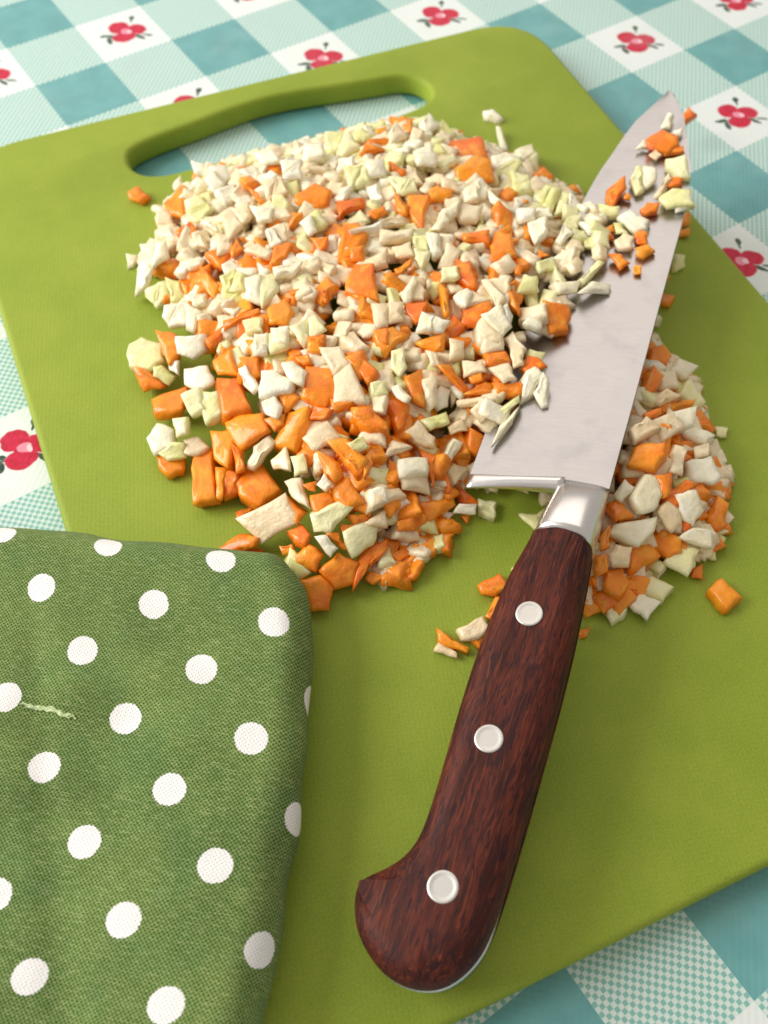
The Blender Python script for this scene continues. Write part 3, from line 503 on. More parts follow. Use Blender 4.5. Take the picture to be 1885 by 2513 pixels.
('c',0.07,(-0.23,-0.13,0.96),[(4.872,-6.869,0.37),(5.028,-6.998,0.391),(4.978,-7.059,0.371),(4.864,-7.006,0.35)]),
('c',0.084,(-0.3,-0.11,0.95),[(3.309,-7.308,1.09),(3.396,-7.388,1.108),(3.399,-7.517,1.094),(3.281,-7.517,1.056)]),
('c',0.05,(-0.37,0.0,0.93),[(3.393,-7.577,1.096),(3.446,-7.619,1.118),(3.386,-7.693,1.094),(3.345,-7.646,1.078)]),
('o',0.093,(-0.38,-0.02,0.92),[(0.043,-4.021,0.595),(-0.04,-4.214,0.557),(-0.142,-4.035,0.519),(-0.082,-3.892,0.547)]),
('w',0.098,(-0.28,-0.29,0.92),[(0.693,-4.062,0.883),(0.557,-4.078,0.837),(0.549,-3.914,0.887),(0.651,-3.837,0.942)]),
('g',0.1,(-0.14,-0.08,0.99),[(0.419,-4.175,0.802),(0.428,-4.265,0.797),(0.218,-4.339,0.761),(0.174,-4.191,0.767),(0.19,-4.144,0.773)]),
('w',0.103,(-0.45,-0.26,0.85),[(-0.294,-4.343,0.734),(-0.219,-4.399,0.757),(-0.269,-4.548,0.685),(-0.432,-4.524,0.606),(-0.442,-4.486,0.612)]),
('w',0.099,(-0.57,-0.22,0.79),[(-0.569,-4.427,0.575),(-0.454,-4.536,0.626),(-0.578,-4.618,0.515),(-0.722,-4.589,0.42)]),
('g',0.094,(-0.33,-0.22,0.92),[(-0.481,-4.671,0.525),(-0.413,-4.698,0.542),(-0.453,-4.871,0.487),(-0.608,-4.88,0.429),(-0.619,-4.837,0.435)]),
('g',0.101,(-0.12,-0.22,0.97),[(-0.391,-4.712,0.591),(-0.291,-4.821,0.578),(-0.344,-5.019,0.527),(-0.473,-4.961,0.524)]),
('w',0.102,(-0.31,-0.17,0.94),[(-0.472,-5.199,0.687),(-0.424,-5.228,0.698),(-0.515,-5.452,0.627),(-0.674,-5.34,0.595),(-0.674,-5.33,0.596)]),
('w',0.097,(-0.21,-0.08,0.97),[(-0.456,-5.317,0.778),(-0.374,-5.522,0.778),(-0.539,-5.638,0.733),(-0.564,-5.543,0.736)]),
('w',0.068,(-0.08,-0.16,0.98),[(-0.363,-5.288,0.787),(-0.227,-5.325,0.791),(-0.287,-5.429,0.769),(-0.398,-5.384,0.768)]),
('o',0.085,(-0.38,-0.15,0.91),[(0.826,-4.895,1.077),(0.924,-5.01,1.098),(0.924,-5.11,1.081),(0.741,-4.977,1.028)]),
('o',0.098,(-0.34,-0.15,0.93),[(0.493,-4.615,1),(0.672,-4.665,1.057),(0.606,-4.807,1.01),(0.502,-4.828,0.969)]),
('w',0.109,(-0.14,0.04,0.99),[(1.712,-4.088,0.991),(1.87,-4.195,1.018),(1.78,-4.374,1.012),(1.58,-4.266,0.98)]),
('g',0.121,(-0.12,-0.08,0.99),[(2.204,-4.153,0.995),(2.241,-4.181,0.997),(2.222,-4.42,0.976),(1.985,-4.434,0.946),(1.958,-4.354,0.949)]),
('w',0.102,(-0.22,-0.1,0.97),[(1.201,-3.869,0.946),(1.372,-3.956,0.977),(1.346,-4.144,0.953),(1.173,-4.026,0.924)]),
('g',0.09,(-0.27,-0.1,0.96),[(1.915,-4.9,1.126),(1.959,-4.949,1.134),(1.879,-5.103,1.096),(1.718,-5.049,1.055)]),
('w',0.113,(-0.15,-0.36,0.92),[(1.999,-4.889,1.165),(2.171,-4.962,1.164),(2.096,-5.107,1.095),(1.925,-5.034,1.096)]),
('g',0.086,(-0.33,-0.21,0.92),[(0.112,-5.402,0.977),(0.156,-5.483,0.974),(0.062,-5.602,0.914),(-0.042,-5.515,0.897)]),
('g',0.12,(0.05,-0.13,0.99),[(0.241,-5.646,1.053),(0.364,-5.674,1.042),(0.324,-5.87,1.019),(0.093,-5.968,1.019),(0.084,-5.956,1.021)]),
('w',0.093,(-0.08,-0.13,0.99),[(0.389,-5.673,1.096),(0.648,-5.765,1.105),(0.501,-5.842,1.084),(0.35,-5.769,1.081)]),
('o',0.083,(-0.38,-0.14,0.91),[(0.325,-5.186,0.975),(0.453,-5.215,1.024),(0.508,-5.393,1.021),(0.454,-5.413,0.995)]),
('g',0.092,(-0.3,-0.2,0.93),[(0.312,-6.437,1.102),(0.377,-6.454,1.119),(0.382,-6.625,1.084),(0.216,-6.615,1.032)]),
('g',0.087,(-0.11,-0.14,0.98),[(-0.169,-6.024,0.982),(0,-6.09,0.991),(-0.078,-6.221,0.965),(-0.2,-6.14,0.962)]),
('w',0.075,(-0.04,-0.18,0.98),[(-0.18,-6.279,1.029),(-0.073,-6.318,1.025),(-0.136,-6.452,0.998),(-0.234,-6.4,1.004)]),
('w',0.093,(-0.27,-0.06,0.96),[(-0.026,-6.306,1.057),(0.106,-6.401,1.089),(-0.001,-6.545,1.05),(-0.09,-6.442,1.031)]),
('w',0.05,(-0.41,-0.1,0.91),[(-0.236,-5.77,0.961),(-0.117,-5.869,1.004),(-0.21,-5.892,0.96)]),
('w',0.061,(-0.42,-0.15,0.89),[(0.177,-4.509,0.948),(0.267,-4.679,0.962),(0.243,-4.753,0.938),(0.166,-4.598,0.928)]),
('o',0.091,(-0.07,-0.16,0.98),[(0.223,-4.787,0.926),(0.326,-4.923,0.911),(0.232,-5.015,0.89),(0.106,-4.989,0.886)]),
('g',0.089,(-0.21,-0.22,0.95),[(1.073,-5.233,1.117),(1.166,-5.223,1.14),(1.171,-5.41,1.096),(1.038,-5.41,1.068)]),
('w',0.054,(-0.03,0.06,1.0),[(0.392,-3.348,0.53),(0.528,-3.255,0.529),(0.479,-3.413,0.537),(0.373,-3.449,0.536)]),
('w',0.061,(-0.05,-0.28,0.96),[(-0.515,-3.943,0.388),(-0.429,-4.011,0.373),(-0.521,-4.101,0.342),(-0.579,-4.094,0.341)]),
('w',0.089,(-0.1,-0.28,0.95),[(0.8,-2.98,0.428),(0.917,-3.095,0.407),(0.872,-3.248,0.358),(0.744,-3.153,0.372)]),
('o',0.091,(-0.22,-0.06,0.97),[(1.104,-4.51,1.083),(1.146,-4.534,1.091),(1.094,-4.757,1.067),(0.936,-4.704,1.034)]),
('w',0.087,(-0.08,-0.27,0.96),[(1.41,-4.494,1.127),(1.325,-4.656,1.075),(1.165,-4.571,1.086),(1.18,-4.536,1.097)]),
('o',0.081,(-0.16,-0.2,0.97),[(0.684,-5.149,1.074),(0.807,-5.169,1.089),(0.733,-5.354,1.039),(0.675,-5.339,1.033)]),
('w',0.093,(0.14,-0.13,0.98),[(3.14,-4.331,0.882),(3.31,-4.231,0.871),(3.305,-4.446,0.844),(3.074,-4.493,0.869)]),
('g',0.095,(0.14,-0.2,0.97),[(3.271,-4.43,0.801),(3.439,-4.336,0.796),(3.471,-4.571,0.743),(3.337,-4.616,0.753)]),
('o',0.101,(0.01,-0.13,0.99),[(2.625,-4.41,0.99),(2.786,-4.312,1.002),(2.769,-4.543,0.972),(2.538,-4.573,0.969)]),
('w',0.078,(-0.2,-0.22,0.95),[(4.349,-4.02,0.391),(4.451,-4.063,0.403),(4.486,-4.235,0.37),(4.413,-4.227,0.357),(4.325,-4.091,0.37)]),
('w',0.081,(-0.19,-0.23,0.95),[(4.259,-4.392,0.429),(4.295,-4.432,0.427),(4.194,-4.716,0.339),(4.111,-4.688,0.33)]),
('g',0.092,(-0.14,-0.46,0.88),[(4.187,-5.212,0.607),(4.188,-5.255,0.585),(4.085,-5.388,0.499),(3.969,-5.209,0.574),(3.969,-5.203,0.577)]),
('g',0.117,(-0.19,-0.38,0.9),[(3.551,-5.528,0.976),(3.585,-5.596,0.954),(3.382,-5.688,0.874),(3.263,-5.557,0.905),(3.276,-5.526,0.921)]),
('w',0.107,(0.04,-0.23,0.97),[(2.554,-4.999,1.142),(2.772,-5.113,1.106),(2.66,-5.24,1.08),(2.496,-5.148,1.109)]),
('w',0.09,(-0.03,-0.42,0.91),[(2.805,-5.766,1.149),(2.881,-5.761,1.155),(2.899,-5.865,1.108),(2.791,-5.955,1.062),(2.724,-5.92,1.075)]),
('w',0.07,(-0.18,-0.02,0.98),[(2.855,-5.889,1.121),(2.863,-6.114,1.118),(2.872,-6.276,1.117),(2.783,-6.045,1.105)]),
('g',0.098,(-0.03,-0.2,0.98),[(3.592,-6.118,0.984),(3.659,-6.18,0.973),(3.394,-6.367,0.925),(3.365,-6.245,0.95)]),
('w',0.083,(-0.08,-0.36,0.93),[(3.684,-6.299,0.977),(3.721,-6.338,0.964),(3.728,-6.489,0.907),(3.546,-6.436,0.912)]),
('o',0.113,(-0.18,-0.2,0.96),[(2.438,-5.934,1.136),(2.63,-6.092,1.14),(2.495,-6.189,1.094),(2.365,-6.098,1.088)]),
('w',0.084,(-0.22,-0.26,0.94),[(2.229,-5.936,1.15),(2.242,-5.929,1.155),(2.438,-5.954,1.194),(2.337,-6.039,1.147),(2.23,-6.06,1.116)]),
('o',0.086,(0.0,-0.38,0.93),[(1.625,-5.731,1.154),(1.754,-5.737,1.151),(1.847,-5.852,1.104),(1.577,-5.807,1.123)]),
('o',0.111,(-0.16,-0.14,0.98),[(1.546,-5.827,1.137),(1.812,-6.019,1.154),(1.738,-6.066,1.136),(1.467,-5.945,1.108)]),
('g',0.083,(-0.21,-0.14,0.97),[(1.768,-6.351,1.15),(1.756,-6.38,1.143),(1.609,-6.459,1.099),(1.621,-6.323,1.122),(1.666,-6.245,1.143)]),
('g',0.088,(-0.18,-0.03,0.98),[(1.653,-6.714,1.101),(1.763,-6.589,1.124),(1.878,-6.658,1.143),(1.824,-6.775,1.13)]),
('o',0.086,(-0.38,-0.03,0.93),[(2.004,-6.196,1.139),(2.09,-6.309,1.171),(1.979,-6.409,1.123),(1.904,-6.387,1.093)]),
('o',0.087,(-0.23,-0.02,0.97),[(1.188,-6.085,1.107),(1.421,-6.102,1.161),(1.328,-6.24,1.136),(1.229,-6.206,1.114)]),
('g',0.093,(-0.03,-0.12,0.99),[(3.31,-6.643,0.999),(3.404,-6.586,1.009),(3.546,-6.641,1.006),(3.395,-6.768,0.986),(3.305,-6.79,0.981)]),
('w',0.113,(-0.19,-0.02,0.98),[(2.903,-6.524,1.104),(3.087,-6.567,1.139),(2.99,-6.719,1.117),(2.792,-6.779,1.077)]),
('w',0.1,(-0.15,0.01,0.99),[(2.866,-7.001,1.03),(3.121,-7.009,1.07),(2.965,-7.173,1.046),(2.846,-7.16,1.028)]),
('g',0.09,(-0.2,-0.18,0.96),[(2.863,-7.361,0.996),(3.165,-7.302,1.069),(3.208,-7.357,1.068),(2.895,-7.43,0.99)]),
('w',0.095,(0.0,-0.39,0.92),[(2.75,-7.547,1.07),(2.931,-7.513,1.084),(3.081,-7.612,1.041),(3.011,-7.675,1.015)]),
('w',0.092,(-0.07,-0.36,0.93),[(2.614,-7.318,1.069),(2.847,-7.415,1.049),(2.753,-7.483,1.016),(2.585,-7.418,1.028)]),
('g',0.088,(-0.09,-0.32,0.94),[(2.64,-6.994,1.068),(2.813,-7.025,1.075),(2.796,-7.137,1.035),(2.608,-7.097,1.03)]),
('o',0.097,(-0.23,0.01,0.97),[(1.984,-6.94,1.112),(2.035,-6.969,1.125),(2.032,-7.232,1.125),(1.899,-7.299,1.093),(1.947,-7.127,1.104)]),
('o',0.081,(-0.11,-0.15,0.98),[(1.812,-7.002,1.126),(1.889,-7.174,1.107),(1.665,-7.118,1.091),(1.663,-7.105,1.093)]),
('o',0.079,(-0.03,-0.17,0.99),[(1.442,-6.619,1.136),(1.449,-6.739,1.116),(1.367,-6.828,1.099),(1.269,-6.758,1.107)]),
('o',0.099,(-0.05,-0.14,0.99),[(1.058,-6.694,1.121),(1.162,-6.747,1.119),(1.065,-6.917,1.09),(0.915,-6.879,1.087)]),
('w',0.081,(-0.23,-0.22,0.95),[(1.316,-7.08,1.129),(1.401,-7.196,1.122),(1.292,-7.24,1.085),(1.205,-7.167,1.081)]),
('o',0.125,(-0.14,-0.03,0.99),[(1.679,-7.266,1.072),(1.744,-7.272,1.081),(1.731,-7.586,1.069),(1.665,-7.606,1.06),(1.526,-7.499,1.044)]),
('g',0.1,(-0.09,-0.24,0.97),[(2.402,-7.089,1.107),(2.495,-7.164,1.096),(2.42,-7.292,1.058),(2.232,-7.205,1.063)]),
('o',0.1,(0.03,-0.42,0.91),[(2.242,-6.822,1.134),(2.43,-6.802,1.136),(2.435,-6.949,1.069),(2.257,-6.954,1.073)]),
('w',0.083,(-0.34,-0.07,0.94),[(3.127,-6.374,1.085),(3.224,-6.464,1.114),(3.188,-6.568,1.093),(3.043,-6.466,1.048)]),
('w',0.071,(-0.09,-0.32,0.94),[(1.918,-7.343,1.143),(1.982,-7.339,1.151),(1.958,-7.459,1.107),(1.836,-7.544,1.067)]),
('o',0.091,(-0.15,-0.0,0.99),[(1.515,-6.087,1.125),(1.684,-6.141,1.151),(1.609,-6.309,1.139),(1.479,-6.201,1.119)]),
('o',0.085,(-0.14,-0.28,0.95),[(2.548,-5.482,1.131),(2.656,-5.614,1.108),(2.621,-5.728,1.069),(2.497,-5.587,1.092)]),
('g',0.089,(-0.11,-0.22,0.97),[(3.409,-5.936,1.024),(3.344,-6.066,0.986),(3.172,-5.986,0.984),(3.219,-5.901,1.009)]),
('g',0.09,(0.02,-0.24,0.97),[(2.242,-5.327,1.14),(2.301,-5.358,1.131),(2.234,-5.52,1.094),(2.052,-5.459,1.113)]),
('g',0.164,(-0.04,-0.04,1.0),[(-1.169,-5.399,0.533),(-1.099,-5.316,0.54),(-0.967,-5.299,0.546),(-0.84,-5.46,0.544),(-0.926,-5.661,0.532),(-1.082,-5.672,0.525),(-1.205,-5.528,0.526)]),
('g',0.087,(-0.36,-0.43,0.82),[(-1.043,-5.718,0.558),(-0.98,-5.746,0.571),(-0.916,-5.893,0.521),(-1.009,-5.911,0.471),(-1.081,-5.775,0.511)]),
('w',0.13,(-0.35,-0.33,0.88),[(-0.737,-5.673,0.774),(-0.523,-5.808,0.808),(-0.578,-5.926,0.743),(-0.712,-5.917,0.693),(-0.796,-5.797,0.705)]),
('w',0.055,(-0.43,-0.18,0.89),[(-0.9,-5.785,0.609),(-0.827,-5.833,0.635),(-0.893,-5.942,0.58),(-0.933,-5.84,0.582)]),
('g',0.111,(-0.36,-0.28,0.89),[(-1.026,-6.323,0.746),(-0.866,-6.375,0.793),(-0.909,-6.566,0.717),(-1.042,-6.534,0.673)]),
('g',0.121,(-0.43,-0.14,0.89),[(-0.876,-6.382,0.757),(-0.754,-6.501,0.797),(-0.815,-6.695,0.738),(-0.973,-6.669,0.667)]),
('w',0.125,(-0.38,-0.08,0.92),[(-0.842,-6.027,0.705),(-0.674,-6.145,0.764),(-0.703,-6.325,0.736),(-0.845,-6.301,0.679),(-0.911,-6.145,0.666)]),
('w',0.122,(-0.37,-0.15,0.92),[(-1.473,-6.409,0.502),(-1.332,-6.366,0.565),(-1.255,-6.497,0.575),(-1.335,-6.634,0.521),(-1.494,-6.577,0.466)]),
('g',0.097,(-0.4,-0.41,0.82),[(-1.457,-6.615,0.483),(-1.322,-6.618,0.547),(-1.232,-6.687,0.558),(-1.277,-6.784,0.488),(-1.421,-6.708,0.454)]),
('g',0.077,(-0.43,-0.1,0.9),[(-1.196,-6.434,0.621),(-1.102,-6.507,0.659),(-1.162,-6.641,0.615),(-1.252,-6.596,0.577)]),
('o',0.095,(0.03,-0.12,0.99),[(-1.194,-6.638,0.528),(-1.066,-6.667,0.521),(-1.039,-6.811,0.503),(-1.174,-6.83,0.504),(-1.255,-6.752,0.516)]),
('w',0.083,(0.08,-0.11,0.99),[(-0.237,-6.343,1.02),(-0.114,-6.29,1.016),(-0.113,-6.382,1.005),(-0.185,-6.505,0.998),(-0.284,-6.455,1.011)]),
('w',0.09,(-0.47,-0.02,0.88),[(-0.492,-6.486,0.931),(-0.43,-6.511,0.964),(-0.454,-6.769,0.944),(-0.517,-6.778,0.91),(-0.535,-6.651,0.904)]),
('w',0.137,(-0.19,0.02,0.98),[(-0.335,-6.665,0.982),(-0.24,-6.722,1.001),(-0.187,-6.94,1.015),(-0.26,-7,1.002),(-0.483,-6.883,0.958)]),
('w',0.09,(-0.26,-0.03,0.96),[(-0.494,-6.925,0.91),(-0.373,-6.939,0.943),(-0.38,-7.072,0.937),(-0.479,-7.144,0.908),(-0.524,-7.036,0.899)]),
('o',0.124,(-0.08,-0.04,1.0),[(0.228,-6.781,1.076),(0.381,-6.864,1.085),(0.353,-7.083,1.074),(0.174,-7.099,1.06)]),
('o',0.158,(-0.2,-0.05,0.98),[(0.158,-7.124,1.046),(0.337,-7.107,1.083),(0.241,-7.508,1.044),(0.024,-7.333,1.009)]),
('o',0.124,(-0.01,-0.15,0.99),[(-0.379,-7.481,0.93),(-0.124,-7.448,0.937),(-0.103,-7.641,0.908),(-0.351,-7.636,0.907)]),
('o',0.108,(-0.46,-0.25,0.85),[(-0.75,-7.176,0.705),(-0.609,-7.193,0.776),(-0.592,-7.282,0.76),(-0.761,-7.312,0.658),(-0.847,-7.326,0.607),(-0.888,-7.272,0.601)]),
('o',0.083,(-0.51,0.13,0.85),[(-0.688,-7.372,0.673),(-0.535,-7.369,0.765),(-0.629,-7.581,0.742),(-0.712,-7.443,0.669)]),
('g',0.081,(-0.09,-0.04,1.0),[(-0.551,-7.517,0.792),(-0.445,-7.549,0.8),(-0.513,-7.716,0.787),(-0.618,-7.684,0.779)]),
('r',0.12,(-0.45,-0.3,0.84),[(-1.215,-7.689,0.568),(-0.812,-7.799,0.744),(-0.828,-8.045,0.649),(-1.144,-7.974,0.505)]),
('w',0.059,(-0.37,-0.26,0.89),[(-0.544,-7.944,0.879),(-0.454,-7.913,0.926),(-0.451,-8.018,0.896),(-0.515,-8.036,0.864)]),
('o',0.092,(-0.27,0.13,0.95),[(-0.719,-7.672,0.737),(-0.6,-7.742,0.781),(-0.703,-8.024,0.791),(-0.748,-7.838,0.752)]),
('g',0.136,(-0.32,-0.4,0.86),[(-0.718,-8.132,0.781),(-0.488,-8.184,0.842),(-0.412,-8.282,0.825),(-0.655,-8.33,0.713),(-0.756,-8.244,0.715)]),
('g',0.134,(0.04,-0.54,0.84),[(-0.543,-8.401,0.711),(-0.334,-8.406,0.698),(-0.258,-8.48,0.646),(-0.373,-8.573,0.591),(-0.575,-8.584,0.594)]),
('g',0.096,(-0.53,-0.14,0.84),[(-1.084,-8.248,0.472),(-0.986,-8.179,0.545),(-0.965,-8.454,0.513),(-1.068,-8.446,0.449)]),
('w',0.072,(-0.2,-0.45,0.87),[(-0.783,-8.316,0.726),(-0.701,-8.35,0.727),(-0.675,-8.47,0.671),(-0.76,-8.493,0.639)]),
('w',0.078,(-0.1,-0.36,0.93),[(-0.191,-8.241,0.855),(-0.064,-8.264,0.86),(-0.11,-8.384,0.808),(-0.227,-8.35,0.808)]),
('o',0.07,(0.04,-0.27,0.96),[(-0.343,-8.419,0.724),(-0.116,-8.398,0.72),(-0.203,-8.527,0.688)]),
('g',0.084,(0.09,-0.2,0.98),[(-0.136,-7.778,0.986),(0.038,-7.787,0.968),(0.022,-7.893,0.948),(-0.161,-7.898,0.964)]),
('w',0.1,(0.05,0.0,1.0),[(-0.149,-6.729,1.045),(-0.057,-6.759,1.041),(-0.016,-6.931,1.04),(-0.118,-7.039,1.045),(-0.179,-6.93,1.048)]),
('g',0.107,(-0.22,-0.04,0.97),[(-0.075,-6.32,1.02),(0.083,-6.405,1.051),(0.007,-6.56,1.027),(-0.157,-6.518,0.993)]),
('g',0.1,(-0.08,-0.07,0.99),[(0.772,-7.158,1.046),(0.888,-7.17,1.054),(0.791,-7.37,1.033),(0.681,-7.41,1.022),(0.679,-7.294,1.03)]),
('g',0.079,(-0.0,-0.19,0.98),[(0.406,-7.358,1.027),(0.528,-7.396,1.02),(0.487,-7.517,0.997),(0.346,-7.468,1.006)]),
('w',0.072,(-0.11,0.02,0.99),[(0.552,-7.481,0.987),(0.629,-7.488,0.996),(0.629,-7.663,0.999),(0.563,-7.681,0.992),(0.533,-7.588,0.987)]),
('o',0.109,(-0.09,-0.41,0.91),[(0.853,-7.562,0.976),(0.984,-7.593,0.974),(0.868,-7.784,0.876),(0.761,-7.8,0.859),(0.78,-7.691,0.91)]),
('o',0.066,(-0.28,-0.31,0.91),[(1.043,-7.328,1.041),(1.114,-7.405,1.037),(1.079,-7.498,0.994),(1.008,-7.46,0.985)]),
('o',0.086,(-0.28,-0.1,0.96),[(1.059,-7.836,0.837),(1.342,-8.013,0.901),(1.347,-8.064,0.897),(1.151,-7.976,0.849),(1.04,-7.882,0.826)]),
('g',0.08,(-0.25,-0.45,0.86),[(1.248,-8.145,0.852),(1.501,-8.154,0.922),(1.483,-8.201,0.893),(1.254,-8.217,0.816)]),
('w',0.074,(-0.02,-0.24,0.97),[(1.032,-8.408,0.838),(1.198,-8.297,0.87),(1.458,-8.233,0.891),(1.302,-8.327,0.864)]),
('w',0.111,(-0.37,-0.38,0.85),[(1.515,-8.191,0.844),(1.693,-8.023,0.997),(1.789,-8.059,1.023),(1.799,-8.126,0.997),(1.662,-8.192,0.907)]),
('w',0.1,(-0.37,-0.23,0.9),[(1.644,-8.207,0.934),(1.801,-8.117,1.021),(1.81,-8.18,1.008),(1.676,-8.371,0.905),(1.628,-8.345,0.892)]),
('g',0.086,(0.01,-0.17,0.99),[(0.654,-7.836,0.827),(0.889,-7.878,0.817),(0.859,-7.978,0.8),(0.683,-7.953,0.806)]),
('o',0.096,(-0.09,-0.4,0.91),[(1.086,-8.11,0.782),(1.172,-8.046,0.818),(1.255,-8.09,0.807),(1.249,-8.22,0.75),(1.134,-8.244,0.729)]),
('o',0.107,(0.05,-0.35,0.94),[(0.447,-7.879,0.839),(0.609,-7.84,0.845),(0.661,-8.026,0.773),(0.608,-8.101,0.748),(0.509,-8.006,0.789)]),
('o',0.07,(-0.17,-0.52,0.84),[(0.845,-8.003,0.763),(0.978,-8.009,0.786),(0.982,-8.108,0.725),(0.834,-8.061,0.724)]),
('w',0.112,(0.16,-0.09,0.98),[(0.236,-8.069,0.805),(0.342,-8.09,0.786),(0.467,-8.164,0.759),(0.39,-8.29,0.759),(0.157,-8.221,0.803)]),
('o',0.109,(0.28,-0.46,0.84),[(0.162,-8.216,0.773),(0.418,-8.261,0.663),(0.351,-8.419,0.599),(0.134,-8.316,0.728)]),
('w',0.088,(0.03,-0.5,0.87),[(0.6,-8.218,0.662),(0.825,-8.113,0.714),(0.885,-8.17,0.678),(0.67,-8.28,0.623)]),
('o',0.078,(0.21,-0.35,0.92),[(0.632,-8.3,0.58),(0.731,-8.261,0.572),(0.841,-8.35,0.514),(0.63,-8.423,0.534)]),
('o',0.105,(0.32,-0.09,0.94),[(-0.166,-8.217,0.85),(0.083,-8.293,0.76),(0.098,-8.385,0.746),(-0.233,-8.375,0.858)]),
('w',0.07,(-0.21,-0.46,0.86),[(0.48,-8.622,0.426),(0.565,-8.595,0.462),(0.692,-8.67,0.452),(0.639,-8.729,0.407)]),
('g',0.079,(0.03,-0.0,1.0),[(0.786,-8.597,0.38),(0.906,-8.72,0.376),(0.777,-8.83,0.38),(0.713,-8.711,0.382)]),
('o',0.05,(0.05,-0.37,0.93),[(0.406,-8.34,0.613),(0.5,-8.444,0.567),(0.419,-8.382,0.596)]),
('o',0.097,(-0.12,-0.07,0.99),[(1.456,-7.761,0.961),(1.636,-7.825,0.979),(1.593,-7.992,0.961),(1.478,-7.958,0.949)]),
('o',0.093,(-0.21,-0.06,0.98),[(1.297,-7.57,0.979),(1.428,-7.678,1.001),(1.393,-7.783,0.987),(1.215,-7.703,0.953)]),
('o',0.091,(0.01,-0.34,0.94),[(1.309,-7.347,1.067),(1.415,-7.422,1.04),(1.332,-7.54,0.998),(1.199,-7.505,1.011)]),
('o',0.119,(-0.07,-0.27,0.96),[(1.601,-7.437,1.079),(1.793,-7.53,1.067),(1.685,-7.68,1.017),(1.517,-7.614,1.022)]),
('o',0.078,(-0.22,0.15,0.96),[(0.353,-7.438,0.97),(0.447,-7.535,1.007),(0.329,-7.671,1.002),(0.274,-7.596,0.977)]),
('o',0.077,(-0.35,-0.07,0.93),[(1.727,-7.738,1.011),(1.814,-7.789,1.041),(1.736,-7.914,1.002),(1.65,-7.881,0.972)]),
('w',0.1,(-0.02,-0.07,1.0),[(3.185,-8.527,0.6),(3.361,-8.465,0.607),(3.463,-8.636,0.597),(3.262,-8.68,0.59)]),
('g',0.11,(-0.04,-0.35,0.94),[(3.273,-8.73,0.589),(3.274,-8.974,0.499),(3.125,-8.963,0.497),(3.069,-8.789,0.559)]),
('o',0.093,(-0.12,-0.3,0.94),[(2.563,-8.795,0.815),(2.791,-8.801,0.842),(2.88,-8.918,0.815),(2.647,-8.893,0.794)]),
('w',0.094,(-0.01,-0.33,0.95),[(2.649,-9.217,0.72),(2.796,-9.198,0.729),(2.911,-9.381,0.667),(2.785,-9.395,0.661)]),
('o',0.101,(0.12,-0.22,0.97),[(2.09,-9.029,0.981),(2.308,-8.994,0.961),(2.37,-9.137,0.92),(2.072,-9.134,0.959)]),
('g',0.052,(-0.01,-0.02,1.0),[(3.258,-9.197,0.353),(3.343,-9.274,0.353),(3.267,-9.33,0.351),(3.194,-9.282,0.351)]),
('o',0.097,(0.13,-0.11,0.99),[(2.199,-9.495,0.812),(2.434,-9.31,0.803),(2.504,-9.398,0.783),(2.279,-9.57,0.794)]),
('w',0.134,(0.1,-0.23,0.97),[(2.459,-9.479,0.705),(2.719,-9.536,0.666),(2.676,-9.729,0.624),(2.542,-9.746,0.634),(2.385,-9.622,0.679)]),
('w',0.074,(-0.29,-0.11,0.95),[(1.599,-9.408,0.797),(1.747,-9.36,0.847),(1.764,-9.458,0.84),(1.615,-9.488,0.792)]),
('w',0.137,(0.12,-0.29,0.95),[(1.705,-9.538,0.85),(1.94,-9.433,0.851),(2.011,-9.48,0.828),(1.965,-9.639,0.786),(1.815,-9.706,0.786),(1.68,-9.673,0.813)]),
('w',0.127,(-0.13,-0.47,0.87),[(2.082,-9.714,0.76),(2.261,-9.772,0.756),(2.236,-9.928,0.667),(2.084,-9.976,0.618),(2.032,-9.882,0.662)]),
('w',0.142,(-0.17,-0.2,0.97),[(1.374,-9.656,0.698),(1.464,-9.624,0.721),(1.788,-9.768,0.749),(1.694,-9.844,0.717),(1.509,-9.872,0.678)]),
('o',0.104,(0.11,-0.42,0.9),[(1.85,-9.745,0.735),(1.991,-9.708,0.734),(2.062,-9.806,0.68),(1.993,-9.913,0.639),(1.869,-9.928,0.648)]),
('w',0.099,(-0.02,-0.39,0.92),[(1.924,-10.001,0.6),(2.059,-9.988,0.608),(2.217,-10.083,0.571),(2.123,-10.201,0.519)]),
('g',0.12,(-0.15,-0.11,0.98),[(1.714,-10.066,0.481),(1.926,-10.034,0.517),(2.025,-10.154,0.518),(1.792,-10.268,0.469)]),
('o',0.091,(0.09,-0.15,0.98),[(1.249,-9.804,0.677),(1.352,-9.765,0.674),(1.453,-9.851,0.651),(1.325,-9.955,0.646),(1.208,-9.891,0.667)]),
('g',0.104,(-0.01,-0.04,1.0),[(1.412,-10.082,0.407),(1.548,-10.085,0.408),(1.639,-10.271,0.402),(1.48,-10.311,0.399),(1.421,-10.205,0.402)]),
('w',0.098,(0.0,0.01,1.0),[(1.212,-10.2,0.397),(1.375,-10.163,0.397),(1.439,-10.317,0.398),(1.242,-10.372,0.398)]),
('g',0.075,(-0.03,-0.01,1.0),[(1.009,-10.103,0.374),(1.18,-10.1,0.378),(1.157,-10.203,0.377),(0.988,-10.222,0.373)]),
('o',0.05,(-0.01,-0.04,1.0),[(2.084,-10.168,0.35),(2.26,-10.176,0.353),(2.186,-10.27,0.348)]),
('o',0.121,(0.08,-0.24,0.97),[(2.373,-9.03,0.889),(2.622,-9.048,0.865),(2.628,-9.215,0.823),(2.359,-9.218,0.843)]),
('w',0.093,(-0.04,-0.14,0.99),[(2.696,-9.023,0.787),(2.921,-9.085,0.787),(2.768,-9.212,0.763),(2.675,-9.192,0.763)]),
('o',0.069,(-0.07,-0.05,1.0),[(2.669,-9.366,0.645),(2.815,-9.407,0.653),(2.726,-9.501,0.642),(2.615,-9.463,0.636)]),
